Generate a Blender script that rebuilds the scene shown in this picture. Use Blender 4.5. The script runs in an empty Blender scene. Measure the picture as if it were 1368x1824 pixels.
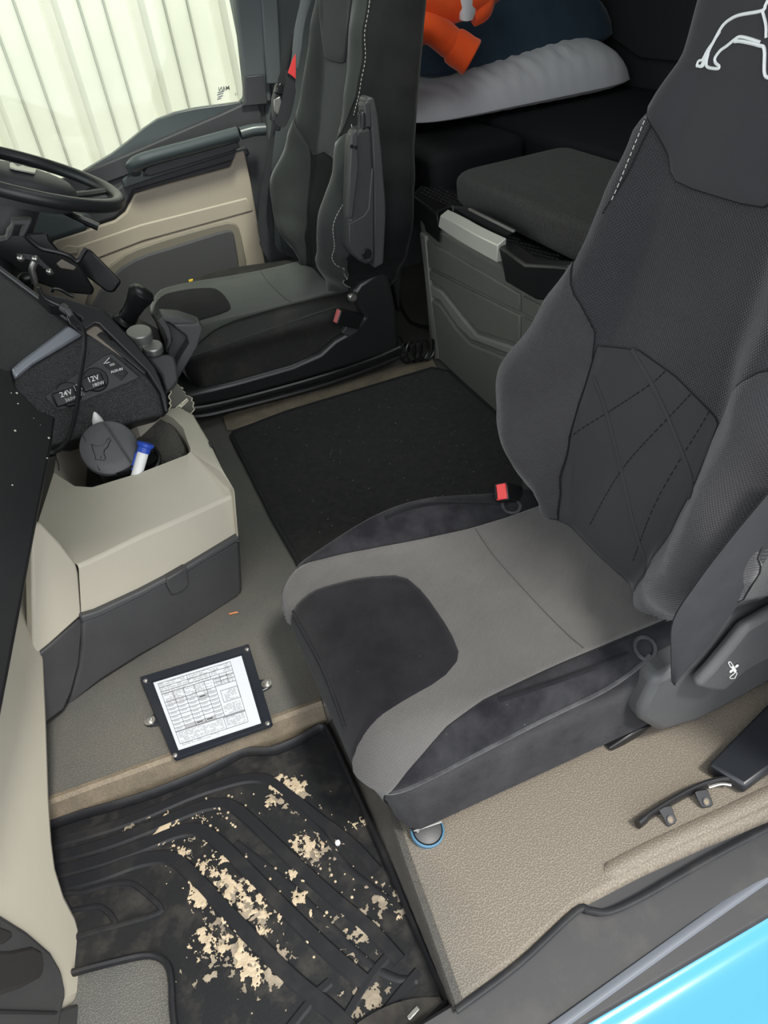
import bpy, bmesh, math, random
import numpy as np
from mathutils import Vector, Matrix
from math import sin, cos, pi, radians, sqrt, hypot, atan2, exp

random.seed(7)
SC = bpy.context.scene
COL = SC.collection

# ------------------------------------------------------------------ camera
YAW, PITCH, ROLL, FPX, CH = radians(17.4625), radians(37.6397), radians(-8.2624), 1341.7, 1.03
W, H = 1368, 1824
_f = np.array([sin(YAW) * cos(PITCH), cos(YAW) * cos(PITCH), -sin(PITCH)])
_r0 = np.array([cos(YAW), -sin(YAW), 0.0])
_u0 = np.cross(_r0, _f)
_r = cos(ROLL) * _r0 + sin(ROLL) * _u0
_u = -sin(ROLL) * _r0 + cos(ROLL) * _u0
CAMP = np.array([0, 0, CH])
cd = bpy.data.cameras.new('camera')
cam = bpy.data.objects.new('camera', cd)
COL.objects.link(cam)
cam.matrix_world = Matrix(((_r[0], _u[0], -_f[0], 0), (_r[1], _u[1], -_f[1], 0), (_r[2], _u[2], -_f[2], CH), (0, 0, 0, 1)))
cd.sensor_fit = 'VERTICAL'
cd.sensor_height = 24
cd.lens = FPX / H * 24
cd.clip_start = 0.02
SC.camera = cam

# ------------------------------------------------------------------ light
SC.view_settings.view_transform = 'Standard'
SC.view_settings.look = 'None'
SC.view_settings.gamma = 1
SC.view_settings.use_curve_mapping = False
SC.view_settings.exposure = 1.5
wd = bpy.data.worlds.new('sky')
SC.world = wd
wd.use_nodes = True
nt = wd.node_tree
bg = nt.nodes['Background']
tc = nt.nodes.new('ShaderNodeTexCoord')
sx = nt.nodes.new('ShaderNodeSeparateXYZ')
cr = nt.nodes.new('ShaderNodeValToRGB')
nt.links.new(tc.outputs['Generated'], sx.inputs[0])
nt.links.new(sx.outputs['Z'], cr.inputs[0])
cr.color_ramp.elements[0].position = 0.0
cr.color_ramp.elements[0].color = (0.92, 0.95, 1.0, 1)
cr.color_ramp.elements[1].position = 0.7
cr.color_ramp.elements[1].color = (0.95, 0.975, 1.0, 1)
nt.links.new(cr.outputs[0], bg.inputs[0])
bg.inputs[1].default_value = 1.0
sd = bpy.data.lights.new('sun', 'SUN')
sun = bpy.data.objects.new('sun', sd)
COL.objects.link(sun)
sd.energy = 1.3
sd.angle = radians(9)
sd.color = (1.0, 0.96, 0.88)
SUN_DIR = Vector((-0.21, 0.48, -0.85))
sun.rotation_euler = SUN_DIR.to_track_quat('-Z', 'Y').to_euler()
sun.location = (0, -3, 6)


# ------------------------------------------------------------------ measuring: image point -> point of a known plane of the cab
def ray(x, y):
    return _r * ((x - 684) / FPX) + _u * (-(y - 912) / FPX) + _f


def at_plane(x, y, p0, n):
    d = ray(x, y)
    n = np.array(n, float)
    return CAMP + d * (np.dot(np.array(p0) - CAMP, n) / np.dot(d, n))


def aX(x, y, v): return at_plane(x, y, (v, 0, 0), (1, 0, 0))
def aY(x, y, v): return at_plane(x, y, (0, v, 0), (0, 1, 0))
def aZ(x, y, v): return at_plane(x, y, (0, 0, v), (0, 0, 1))


# ------------------------------------------------------------------ materials
MATS = {}


def mat(name, col, rough=0.6, col2=None, nscale=8.0, nlo=0.35, nhi=0.7, grain=None, metal=0.0, sheen=0.0, spec=0.4, trans=0.0, detail=4.0, fleck=None):
    """col/col2 mixed by noise; grain = (kind, scale, strength[, colour factor])"""
    if name in MATS:
        return MATS[name]
    m = bpy.data.materials.new(name)
    m.use_nodes = True
    t = m.node_tree
    b = t.nodes['Principled BSDF']
    b.inputs['Roughness'].default_value = rough
    b.inputs['Metallic'].default_value = metal
    b.inputs['Specular IOR Level'].default_value = spec if rough < 0.85 else 0.12
    if sheen:
        b.inputs['Sheen Weight'].default_value = sheen
        b.inputs['Sheen Roughness'].default_value = 0.4
    if trans:
        b.inputs['Transmission Weight'].default_value = trans
    tcn = t.nodes.new('ShaderNodeTexCoord')
    out = None
    if col2 is None:
        rgb = t.nodes.new('ShaderNodeRGB')
        rgb.outputs[0].default_value = (*col, 1)
        out = rgb.outputs[0]
    else:
        nz = t.nodes.new('ShaderNodeTexNoise')
        nz.inputs['Scale'].default_value = nscale
        nz.inputs['Detail'].default_value = detail
        nz.inputs['Roughness'].default_value = 0.65
        t.links.new(tcn.outputs['Object'], nz.inputs['Vector'])
        mr = t.nodes.new('ShaderNodeMapRange')
        mr.inputs['From Min'].default_value = nlo
        mr.inputs['From Max'].default_value = nhi
        t.links.new(nz.outputs['Fac'], mr.inputs['Value'])
        mx = t.nodes.new('ShaderNodeMix')
        mx.data_type = 'RGBA'
        mx.inputs['A'].default_value = (*col, 1)
        mx.inputs['B'].default_value = (*col2, 1)
        t.links.new(mr.outputs[0], mx.inputs['Factor'])
        out = mx.outputs['Result']
    if grain:
        kind, sc, st = grain[:3]
        if kind == 'pits':
            g = t.nodes.new('ShaderNodeTexVoronoi')
            g.inputs['Scale'].default_value = sc
            g.inputs['Randomness'].default_value = 0.9
            g.voronoi_dimensions = '2D'
            nzw = t.nodes.new('ShaderNodeTexNoise')
            nzw.inputs['Scale'].default_value = sc * .5
            vad = t.nodes.new('ShaderNodeVectorMath'); vad.operation = 'MULTIPLY_ADD'
            vad.inputs[1].default_value = (.0016, .0016, 0)
            t.links.new(tcn.outputs['Object'], nzw.inputs['Vector'])
            t.links.new(nzw.outputs['Color'], vad.inputs[0]); t.links.new(tcn.outputs['Object'], vad.inputs[2])
            t.links.new(vad.outputs[0], g.inputs['Vector'])
            r2 = t.nodes.new('ShaderNodeMapRange')
            r2.inputs['From Min'].default_value = 0.12
            r2.inputs['From Max'].default_value = 0.62
            t.links.new(g.outputs['Distance'], r2.inputs['Value'])
            ho = r2.outputs[0]
        elif kind == 'leather':
            g = t.nodes.new('ShaderNodeTexVoronoi')
            g.feature = 'DISTANCE_TO_EDGE'
            g.inputs['Scale'].default_value = sc
            t.links.new(tcn.outputs['Object'], g.inputs['Vector'])
            r2 = t.nodes.new('ShaderNodeMapRange')
            r2.inputs['From Min'].default_value = 0.0
            r2.inputs['From Max'].default_value = 0.16
            t.links.new(g.outputs['Distance'], r2.inputs['Value'])
            ho = r2.outputs[0]
        elif kind == 'weave':
            # woven dots laid out along the cloth's own UV directions (metres)
            uvn = t.nodes.new('ShaderNodeUVMap')
            sp_ = t.nodes.new('ShaderNodeSeparateXYZ')
            t.links.new(uvn.outputs[0], sp_.inputs[0])
            fs = []
            for ax in ('X', 'Y'):
                m1 = t.nodes.new('ShaderNodeMath'); m1.operation = 'MULTIPLY'
                m1.inputs[1].default_value = sc * 2 * pi
                t.links.new(sp_.outputs[ax], m1.inputs[0])
                m2_ = t.nodes.new('ShaderNodeMath'); m2_.operation = 'SINE'
                t.links.new(m1.outputs[0], m2_.inputs[0])
                fs.append(m2_)
            m3_ = t.nodes.new('ShaderNodeMath'); m3_.operation = 'MULTIPLY'
            t.links.new(fs[0].outputs[0], m3_.inputs[0]); t.links.new(fs[1].outputs[0], m3_.inputs[1])
            r2 = t.nodes.new('ShaderNodeMapRange')
            r2.inputs['From Min'].default_value = -0.9
            r2.inputs['From Max'].default_value = 0.9
            t.links.new(m3_.outputs[0], r2.inputs['Value'])
            ho = r2.outputs[0]
        else:
            g = t.nodes.new('ShaderNodeTexNoise')
            g.inputs['Scale'].default_value = sc
            g.inputs['Detail'].default_value = 3
            t.links.new(tcn.outputs['Object'], g.inputs['Vector'])
            ho = g.outputs['Fac']
        bp = t.nodes.new('ShaderNodeBump')
        bp.inputs['Strength'].default_value = st
        bp.inputs['Distance'].default_value = 0.0015
        t.links.new(ho, bp.inputs['Height'])
        t.links.new(bp.outputs[0], b.inputs['Normal'])
        if len(grain) > 3:
            mm = t.nodes.new('ShaderNodeMapRange')
            mm.inputs['To Min'].default_value = 1 - grain[3]
            mm.inputs['To Max'].default_value = 1 + grain[3] * 0.45
            t.links.new(ho, mm.inputs['Value'])
            m2 = t.nodes.new('ShaderNodeMix')
            m2.data_type = 'RGBA'
            m2.blend_type = 'MULTIPLY'
            m2.inputs['Factor'].default_value = 1
            t.links.new(out, m2.inputs['A'])
            t.links.new(mm.outputs[0], m2.inputs['B'])
            out = m2.outputs['Result']
    if fleck:
        fs, fth, fc = fleck
        v = t.nodes.new('ShaderNodeTexNoise')
        v.inputs['Scale'].default_value = fs
        v.inputs['Detail'].default_value = 1
        t.links.new(tcn.outputs['Object'], v.inputs['Vector'])
        mr = t.nodes.new('ShaderNodeMapRange')
        mr.inputs['From Min'].default_value = fth
        mr.inputs['From Max'].default_value = fth + 0.04
        t.links.new(v.outputs['Fac'], mr.inputs['Value'])
        m3 = t.nodes.new('ShaderNodeMix')
        m3.data_type = 'RGBA'
        m3.inputs['B'].default_value = (*fc, 1)
        t.links.new(mr.outputs[0], m3.inputs['Factor'])
        t.links.new(out, m3.inputs['A'])
        out = m3.outputs['Result']
    t.links.new(out, b.inputs['Base Color'])
    MATS[name] = m
    return m


def floor_mat():
    """grained vinyl; tan dust trodden in, thickest towards the near door"""
    m = mat('floor_vinyl', (0.095, 0.096, 0.090), 0.6, (0.180, 0.156, 0.125), 5.0, 0.3, 0.75, grain=('pits', 400, 0.35, 0.24), spec=0.35)
    t = m.node_tree
    mx = next(n for n in t.nodes if n.bl_idname == 'ShaderNodeMix' and n.blend_type == 'MIX')
    mr = next(n for n in t.nodes if n.bl_idname == 'ShaderNodeMapRange' and abs(n.inputs['From Min'].default_value - 0.3) < 1e-6)
    geo = t.nodes.new('ShaderNodeNewGeometry')
    s = t.nodes.new('ShaderNodeSeparateXYZ')
    t.links.new(geo.outputs['Position'], s.inputs[0])
    a = t.nodes.new('ShaderNodeMapRange')
    a.inputs['From Min'].default_value = 0.05
    a.inputs['From Max'].default_value = 0.22
    t.links.new(s.outputs['X'], a.inputs['Value'])
    c = t.nodes.new('ShaderNodeMapRange')
    c.inputs['From Min'].default_value = 1.0
    c.inputs['From Max'].default_value = 0.75
    t.links.new(s.outputs['Y'], c.inputs['Value'])
    mu = t.nodes.new('ShaderNodeMath')
    mu.operation = 'MULTIPLY'
    t.links.new(a.outputs[0], mu.inputs[0])
    t.links.new(c.outputs[0], mu.inputs[1])
    ma = t.nodes.new('ShaderNodeMath')
    ma.operation = 'MULTIPLY_ADD'
    t.links.new(mr.outputs[0], ma.inputs[0])
    ma.inputs[1].default_value = 0.45
    t.links.new(mu.outputs[0], ma.inputs[2])
    ma.use_clamp = True
    t.links.new(ma.outputs[0], mx.inputs['Factor'])
    return m


M_floor = floor_mat()
M_brown = mat('dusty_brown_vinyl', (0.16, 0.135, 0.10), 0.75, (0.24, 0.195, 0.14), 18, grain=('leather', 300, 0.35, 0.25))
M_carpet = mat('black_carpet', (0.012, 0.012, 0.012), 1.0, (0.026, 0.025, 0.023), 60, grain=('noise', 900, 0.9, 0.5), sheen=0.15, fleck=(330, 0.80, (0.25, 0.24, 0.2)))
M_rubber = mat('black_rubber', (0.013, 0.0135, 0.015), 0.42, (0.060, 0.055, 0.047), 22, 0.48, 0.85, grain=('noise', 300, 0.25), spec=0.4, detail=8)
M_rubber2 = mat('black_rubber_edge', (0.011, 0.0115, 0.014), 0.5, (0.035, 0.033, 0.030), 14, 0.5, 0.9, spec=0.35)
M_mud = mat('dried_mud', (0.36, 0.29, 0.20), 0.9, (0.52, 0.43, 0.31), 60, grain=('noise', 400, 0.5))
M_mud2 = mat('thin_dried_mud', (0.16, 0.135, 0.105), 0.9, (0.33, 0.28, 0.21), 40, grain=('noise', 300, 0.4))
M_beige = mat('beige_plastic', (0.46, 0.425, 0.345), 0.5, (0.49, 0.455, 0.37), 4, grain=('noise', 700, 0.12))
M_beige_door = mat('beige_door_plastic', (0.42, 0.36, 0.29), 0.55, (0.45, 0.39, 0.315), 3, grain=('noise', 600, 0.12))
M_beige_dk = mat('taupe_plastic', (0.20, 0.175, 0.14), 0.6, grain=('noise', 600, 0.15))
M_dkplastic = mat('charcoal_plastic', (0.040, 0.041, 0.042), 0.5, (0.055, 0.055, 0.055), 6, grain=('leather', 500, 0.12))
M_black = mat('black_plastic', (0.010, 0.010, 0.011), 0.33, spec=0.5)
M_blackmatt = mat('matt_black', (0.010, 0.010, 0.011), 0.8)
M_grain = mat('grained_black_dash', (0.032, 0.032, 0.033), 0.5, grain=('leather', 300, 0.6, 0.35), spec=0.5)
M_doorgrey = mat('door_charcoal', (0.060, 0.060, 0.066), 0.5, grain=('noise', 500, 0.15))
M_armgloss = mat('door_grey_satin', (0.075, 0.09, 0.095), 0.33, spec=0.6)
M_pocket = mat('door_pocket_grey', (0.065, 0.064, 0.068), 0.7, grain=('noise', 800, 0.2))
M_silver = mat('silver_plastic', (0.66, 0.65, 0.58), 0.35, metal=0.4)
M_trimsilver = mat('satin_grey_trim', (0.28, 0.30, 0.34), 0.28, metal=0.5)
M_steel = mat('steel', (0.60, 0.58, 0.55), 0.3, metal=0.9)
M_knob = mat('knob_grey', (0.32, 0.32, 0.30), 0.35, metal=0.6)
M_greypl = mat('grey_plastic', (0.058, 0.060, 0.063), 0.42, (0.070, 0.071, 0.072), 10, grain=('noise', 700, 0.15))
M_greypl2 = mat('dark_grey_plastic', (0.045, 0.045, 0.047), 0.45, (0.055, 0.055, 0.057), 10, grain=('noise', 700, 0.15))
M_fabN = mat('seat_weave_grey', (0.090, 0.087, 0.086), 0.95, (0.122, 0.117, 0.113), 5, 0.3, 0.75, grain=('weave', 330, 0.5, 0.40), sheen=0.25, fleck=(420, 0.83, (0.4, 0.38, 0.34)))
M_fabB = mat('backrest_weave', (0.032, 0.032, 0.036), 0.95, (0.041, 0.041, 0.045), 4, grain=('weave', 200, 0.7, 0.42), sheen=0.25)
M_fabBol = mat('bolster_weave', (0.044, 0.043, 0.047), 0.95, (0.058, 0.057, 0.061), 5, grain=('weave', 260, 0.6, 0.35), sheen=0.3)
M_head = mat('headrest_cloth', (0.034, 0.034, 0.038), 0.9, (0.040, 0.040, 0.044), 6, grain=('noise', 1500, 0.2, 0.1), sheen=0.2)
M_velour = mat('black_velour', (0.008, 0.008, 0.010), 0.95, (0.017, 0.017, 0.021), 14, 0.35, 0.75, grain=('noise', 1200, 0.6, 0.25), sheen=0.12, fleck=(380, 0.815, (0.28, 0.26, 0.24)))
M_velridge = mat('dusty_velour_ridge', (0.030, 0.030, 0.035), 0.95, (0.065, 0.065, 0.070), 40, sheen=0.4)
M_quilt = mat('quilted_neoprene', (0.024, 0.024, 0.027), 0.8, (0.030, 0.030, 0.033), 6, grain=('noise', 1500, 0.2, 0.1), sheen=0.2)
M_seam = mat('seam_thread', (0.014, 0.014, 0.015), 0.9)
M_stitch = mat('white_stitch', (0.42, 0.41, 0.38), 0.8)
M_emb = mat('white_embroidery', (0.72, 0.74, 0.75), 0.7, grain=('noise', 500, 0.3))
M_fabF = mat('far_seat_cloth', (0.056, 0.061, 0.056), 0.95, (0.076, 0.081, 0.073), 6, grain=('noise', 900, 0.3, 0.2), sheen=0.3)
M_fabFb = mat('far_seat_back_cloth', (0.034, 0.037, 0.036), 0.95, (0.044, 0.047, 0.046), 5, grain=('noise', 900, 0.3, 0.2), sheen=0.3)
M_fabFdk = mat('far_seat_dark_cloth', (0.012, 0.012, 0.013), 0.95, (0.018, 0.018, 0.019), 8, sheen=0.05)
M_fabFside = mat('worn_black_vinyl', (0.016, 0.0155, 0.015), 0.6, (0.05, 0.044, 0.036), 14, 0.5, 0.85)
M_belt = mat('belt_webbing', (0.022, 0.022, 0.026), 0.75, (0.03, 0.03, 0.034), 20, grain=('noise', 900, 0.3, 0.15))
M_red = mat('red_release', (0.75, 0.06, 0.06), 0.4)
M_pinkred = mat('faded_red_release', (0.62, 0.16, 0.15), 0.45)
M_orange = mat('orange_fleece', (0.93, 0.10, 0.022), 0.9, (0.97, 0.125, 0.03), 20, grain=('noise', 600, 0.4), sheen=0.4)
M_refl = mat('reflective_tape', (0.75, 0.75, 0.76), 0.4)
M_pillow = mat('grey_cotton', (0.56, 0.55, 0.58), 0.9, (0.60, 0.59, 0.62), 6, sheen=0.2)
M_navy = mat('navy_cotton', (0.028, 0.050, 0.075), 0.9, (0.040, 0.064, 0.09), 6, sheen=0.2)
M_bunk = mat('bunk_mesh_cloth', (0.024, 0.023, 0.021), 0.9, (0.034, 0.032, 0.029), 30, grain=('leather', 330, 0.8, 0.6), sheen=0.2)
M_mattress = mat('black_mattress', (0.012, 0.0125, 0.014), 0.95)
M_cab = mat('storage_grey', (0.125, 0.125, 0.112), 0.45, (0.14, 0.14, 0.125), 4, grain=('noise', 700, 0.15))
M_cabledge = mat('storage_ledge_grey', (0.20, 0.20, 0.185), 0.4)
M_roof = mat('roof_lining', (0.36, 0.355, 0.33), 0.95)
M_darkwall = mat('rear_lining', (0.030, 0.031, 0.033), 0.95, grain=('noise', 500, 0.3))
M_pillar = mat('pillar_trim', (0.115, 0.13, 0.135), 0.6)
M_paint = mat('blue_body_paint', (0.0, 0.20, 0.31), 0.18, spec=0.6)
M_paint.node_tree.nodes['Principled BSDF'].inputs['Coat Weight'].default_value = 0.7
M_paint.node_tree.nodes['Principled BSDF'].inputs['Coat Roughness'].default_value = 0.04
M_corr = mat('cream_cladding', (0.60, 0.585, 0.50), 0.5, (0.54, 0.53, 0.44), 2)
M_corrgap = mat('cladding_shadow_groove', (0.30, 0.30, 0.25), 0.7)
M_ground = mat('concrete_yard', (0.38, 0.37, 0.35), 0.9, (0.45, 0.44, 0.41), 2, grain=('noise', 60, 0.3))
M_paper = mat('printed_paper', (0.58, 0.61, 0.66), 0.6)
M_print = mat('print_grey', (0.16, 0.16, 0.18), 0.7)
M_print2 = mat('print_pale', (0.36, 0.37, 0.39), 0.7)
M_plate = mat('plate_black', (0.014, 0.017, 0.024), 0.3, spec=0.6)
M_white = mat('white_plastic', (0.80, 0.80, 0.78), 0.4)
M_whiteprint = mat('white_print', (0.72, 0.72, 0.70), 0.6)
M_bluecap = mat('blue_cap', (0.02, 0.07, 0.42), 0.35)
M_bluering = mat('pale_blue_plastic', (0.055, 0.14, 0.22), 0.5)
M_tree = mat('freshener_card', (0.10, 0.097, 0.08), 0.7)
M_treeedge = mat('freshener_edge', (0.80, 0.75, 0.55), 0.8)
M_yellow = mat('yellow_tag', (0.75, 0.50, 0.03), 0.6)
M_splinter = mat('orange_splinter', (0.55, 0.22, 0.10), 0.8)
M_stone = mat('pale_grit', (0.62, 0.58, 0.50), 0.8)
M_honey = mat('honeycomb_rubber', (0.13, 0.125, 0.11), 0.6, grain=('leather', 260, 0.8, 0.5))


def glass_mat():
    m = bpy.data.materials.new('window_glass')
    m.use_nodes = True
    t = m.node_tree
    t.nodes.remove(t.nodes['Principled BSDF'])
    o = t.nodes['Material Output']
    tr = t.nodes.new('ShaderNodeBsdfTransparent')
    tr.inputs[0].default_value = (0.93, 0.97, 0.94, 1)
    gl = t.nodes.new('ShaderNodeBsdfGlossy')
    gl.inputs['Roughness'].default_value = 0.03
    fr = t.nodes.new('ShaderNodeFresnel')
    fr.inputs[0].default_value = 1.35
    mx = t.nodes.new('ShaderNodeMixShader')
    t.links.new(fr.outputs[0], mx.inputs[0])
    t.links.new(tr.outputs[0], mx.inputs[1])
    t.links.new(gl.outputs[0], mx.inputs[2])
    t.links.new(mx.outputs[0], o.inputs[0])
    return m


M_glass = glass_mat()

# ------------------------------------------------------------------ objects
WORLD = {}


def tag(o, label=None, cat=None, group=None, kind=None):
    if label: o['label'] = label
    if cat: o['category'] = cat
    if group: o['group'] = group
    if kind: o['kind'] = kind
    return o


def thing(name, loc, label=None, cat=None, group=None, kind=None):
    o = bpy.data.objects.new(name, None)
    o.empty_display_size = 0.05
    COL.objects.link(o)
    o.location = loc
    WORLD[o] = np.array(loc, float)
    return tag(o, label, cat, group, kind)


class MB:
    def __init__(self):
        self.v, self.f, self.uv = [], [], None

    def add(self, vs, fs):
        n = len(self.v)
        self.v += [tuple(map(float, q)) for q in vs]
        self.f += [tuple(i + n for i in q) for q in fs]
        return self

    def prism(self, poly, d):
        """polygon of 3D points extruded by vector d"""
        n = len(poly)
        d = np.array(d, float)
        vs = [np.array(q, float) for q in poly] + [np.array(q, float) + d for q in poly]
        fs = [tuple(range(n)), tuple(range(2 * n - 1, n - 1, -1))]
        fs += [(i, i + n, (i + 1) % n + n, (i + 1) % n) for i in range(n)]
        return self.add(vs, fs)

    def box(self, lo, hi):
        (a, b, c), (d, e, f) = lo, hi
        return self.prism([(a, b, c), (d, b, c), (d, e, c), (a, e, c)], (0, 0, f - c))

    def obox(self, o, ax, ay, az):
        o, ax, ay, az = [np.array(q, float) for q in (o, ax, ay, az)]
        return self.prism([o, o + ax, o + ax + ay, o + ay], az)

    def grid(self, P):
        """P[i][j] 3D points"""
        ni, nj = len(P), len(P[0])
        vs = [p for row in P for p in row]
        fs = [(i * nj + j, (i + 1) * nj + j, (i + 1) * nj + j + 1, i * nj + j + 1) for i in range(ni - 1) for j in range(nj - 1)]
        return self.add(vs, fs)

    def loft(self, rings, cap=True):
        n = len(rings[0])
        vs = [p for r in rings for p in r]
        fs = []
        for i in range(len(rings) - 1):
            for j in range(n):
                k = (j + 1) % n
                fs.append((i * n + j, i * n + k, (i + 1) * n + k, (i + 1) * n + j))
        if cap:
            fs.append(tuple(range(n - 1, -1, -1)))
            fs.append(tuple(range((len(rings) - 1) * n, len(rings) * n)))
        return self.add(vs, fs)

    def tube(self, pts, r, seg=8, closed=False, flat=None):
        pts = [np.array(p, float) for p in pts]
        n = len(pts)
        rings = []
        prev = None
        for i, p in enumerate(pts):
            if closed:
                t = pts[(i + 1) % n] - pts[i - 1]
            else:
                t = pts[min(i + 1, n - 1)] - pts[max(i - 1, 0)]
            t = t / (np.linalg.norm(t) + 1e-12)
            if prev is None:
                a = np.array([0, 0, 1.0]) if abs(t[2]) < 0.9 else np.array([1.0, 0, 0])
                if flat is not None: a = np.array(flat, float)
                s = np.cross(t, a)
            else:
                s = prev - t * np.dot(prev, t)
                if flat is not None:
                    s = np.cross(t, np.array(flat, float))
            s = s / (np.linalg.norm(s) + 1e-12)
            prev = s
            b = np.cross(s, t)
            rr = r[min(i, len(r) - 1)] if isinstance(r, list) else r
            ra, rb = rr if isinstance(rr, tuple) else (rr, rr)
            rings.append([p + s * ra * cos(2 * pi * k / seg) + b * rb * sin(2 * pi * k / seg) for k in range(seg)])
        if closed:
            rings.append(rings[0])
            return self.loft(rings, False)
        return self.loft(rings)

    def lathe(self, prof, o, axis, seg=24):
        """prof: (distance along axis, radius)"""
        o = np.array(o, float)
        ax = np.array(axis, float)
        ax /= np.linalg.norm(ax)
        a = np.array([0, 0, 1.0]) if abs(ax[2]) < 0.9 else np.array([1.0, 0, 0])
        s = np.cross(ax, a)
        s /= np.linalg.norm(s)
        b = np.cross(ax, s)
        rings = [[o + ax * h + (s * cos(2 * pi * k / seg) + b * sin(2 * pi * k / seg)) * max(r, 1e-4) for k in range(seg)] for h, r in prof]
        return self.loft(rings)

    def build(self, name, m, parent=None, bevel=0, seg=2, sharp=38, sub=0, label=None, cat=None, group=None, kind=None, weld=False, base=False):
        v = np.array(self.v)
        c = (v.min(0) + v.max(0)) / 2
        if base or parent is None:
            c[2] = v[:, 2].min()
        me = bpy.data.meshes.new(name)
        me.from_pydata([tuple(q) for q in (v - c)], [], self.f)
        if self.uv is not None:
            ul = me.uv_layers.new(name='cloth')
            for lp_ in me.loops: ul.data[lp_.index].uv = self.uv[lp_.vertex_index]
        bm = bmesh.new()
        bm.from_mesh(me)
        if weld:
            bmesh.ops.remove_doubles(bm, verts=bm.verts, dist=1e-5)
        bmesh.ops.recalc_face_normals(bm, faces=bm.faces)
        for f in bm.faces: f.smooth = True
        cs = radians(sharp)
        for e in bm.edges:
            e.smooth = not (len(e.link_faces) == 2 and e.calc_face_angle(0) > cs)
        bm.to_mesh(me)
        bm.free()
        o = bpy.data.objects.new(name, me)
        COL.objects.link(o)
        me.materials.append(m)
        if parent is not None:
            o.parent = parent
            o.location = c - WORLD[parent]
        else:
            o.location = c
        WORLD[o] = c
        if bevel:
            b = o.modifiers.new('bevel', 'BEVEL')
            b.width = bevel
            b.segments = seg
            b.limit_method = 'ANGLE'
            b.angle_limit = radians(30)
            b.harden_normals = False
        if sub:
            s = o.modifiers.new('sub', 'SUBSURF')
            s.levels = s.render_levels = sub
        return tag(o, label, cat, group, kind)


def smooth(pts, n=6, closed=False):
    """Catmull-Rom through points"""
    P = [np.array(p, float) for p in pts]
    m = len(P)
    out = []
    rng = range(m) if closed else range(m - 1)
    for i in rng:
        p0 = P[(i - 1) % m] if closed or i > 0 else 2 * P[0] - P[1]
        p1 = P[i]
        p2 = P[(i + 1) % m]
        p3 = P[(i + 2) % m] if closed or i + 2 < m else 2 * P[-1] - P[-2]
        for k in range(n):
            t = k / n
            out.append(0.5 * ((2 * p1) + (p2 - p0) * t + (2 * p0 - 5 * p1 + 4 * p2 - p3) * t * t + (3 * p1 - p0 - 3 * p2 + p3) * t ** 3))
    if not closed: out.append(P[-1])
    return out


def chaikin(pts, n=2):
    P = [np.array(p, float) for p in pts]
    for _ in range(n):
        Q = []
        for i in range(len(P)):
            a, b = P[i], P[(i + 1) % len(P)]
            Q += [a * 0.8 + b * 0.2, a * 0.2 + b * 0.8]
        P = Q
    return P


def slab(name, px, p0, n, th, m, parent, bevel=0.003, rnd=0, **k):
    """flat piece measured on plane (p0, n); its thickness goes back from the viewer"""
    n = np.array(n, float)
    n /= np.linalg.norm(n)
    if np.dot(n, CAMP - np.array(p0)) < 0: n = -n
    poly = [at_plane(x, y, p0, n) for x, y in px]
    if rnd: poly = chaikin(poly, rnd)
    return MB().prism(poly, -n * th).build(name, m, parent, bevel=bevel, **k)


def text(name, s, o, xd, yd, size, m, parent, lift=0.0006, bold=0.0):
    cu = bpy.data.curves.new(name, 'FONT')
    cu.body = s
    cu.size = 1.0
    cu.align_x = 'CENTER'
    cu.align_y = 'CENTER'
    cu.extrude = 0.01
    cu.offset = bold
    cu.resolution_u = 2
    to = bpy.data.objects.new(name, cu)
    COL.objects.link(to)
    bpy.context.view_layer.update()
    me = bpy.data.meshes.new_from_object(to.evaluated_get(bpy.context.evaluated_depsgraph_get()))
    bpy.data.objects.remove(to)
    xd = np.array(xd, float); xd /= np.linalg.norm(xd)
    yd = np.array(yd, float); yd -= xd * np.dot(xd, yd); yd /= np.linalg.norm(yd)
    zd = np.cross(xd, yd)
    if np.dot(zd, CAMP - np.array(o)) < 0: zd = -zd      # lifted off the face it is printed on
    o = np.array(o, float)
    mb = MB()
    mb.add([o + xd * v.co.x * size + yd * v.co.y * size + zd * (lift + v.co.z * size * 0.3) for v in me.vertices], [tuple(p.vertices) for p in me.polygons])
    bpy.data.meshes.remove(me)
    return mb.build(name, m, parent)


def patch(S, outline, off, rings, m, name, parent, rim=0.004, edge=0.004, center=None, pipe=0, **k):
    """sewn-on panel: star-shaped outline in surface coordinates, laid on surface S(p, q, off) with a rolled edge"""
    P = [np.array(q, float) for q in outline]
    c = np.array(center if center is not None else sum(P) / len(P), float)
    R = []
    for t in rings_t(rings):
        R.append([S(*(c + (p - c) * t), off) for p in P])
    ein = []
    out = []
    for p in P:
        d = p - c
        L = np.linalg.norm(d)
        out.append(S(*(c + d * (1 + edge * 0.5 / L)), off * 0.6))
        ein.append(S(*(c + d * (1 + edge / L)), -rim))
    R += [out, ein]
    if pipe:
        MB().tube(R[-2], pipe, 5, closed=True).build('panel_seam', M_seam, parent)
    n = len(P)
    mb = MB()
    vs = [S(*c, off)] + [q for r in R for q in r]
    fs = [(0, 1 + j, 1 + (j + 1) % n) for j in range(n)]
    for i in range(len(R) - 1):
        for j in range(n):
            kk = (j + 1) % n
            fs.append((1 + i * n + j, 1 + (i + 1) * n + j, 1 + (i + 1) * n + kk, 1 + i * n + kk))
    mb.add(vs, fs)
    uvs = [tuple(c)]
    for t in rings_t(rings) + [1.0, 1.0]: uvs += [tuple(c + (p - c) * t) for p in P]
    mb.uv = uvs
    return mb.build(name, m, parent, sharp=80, **k)


def rings_t(n):
    return [(i + 1) / n for i in range(n)]


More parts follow.
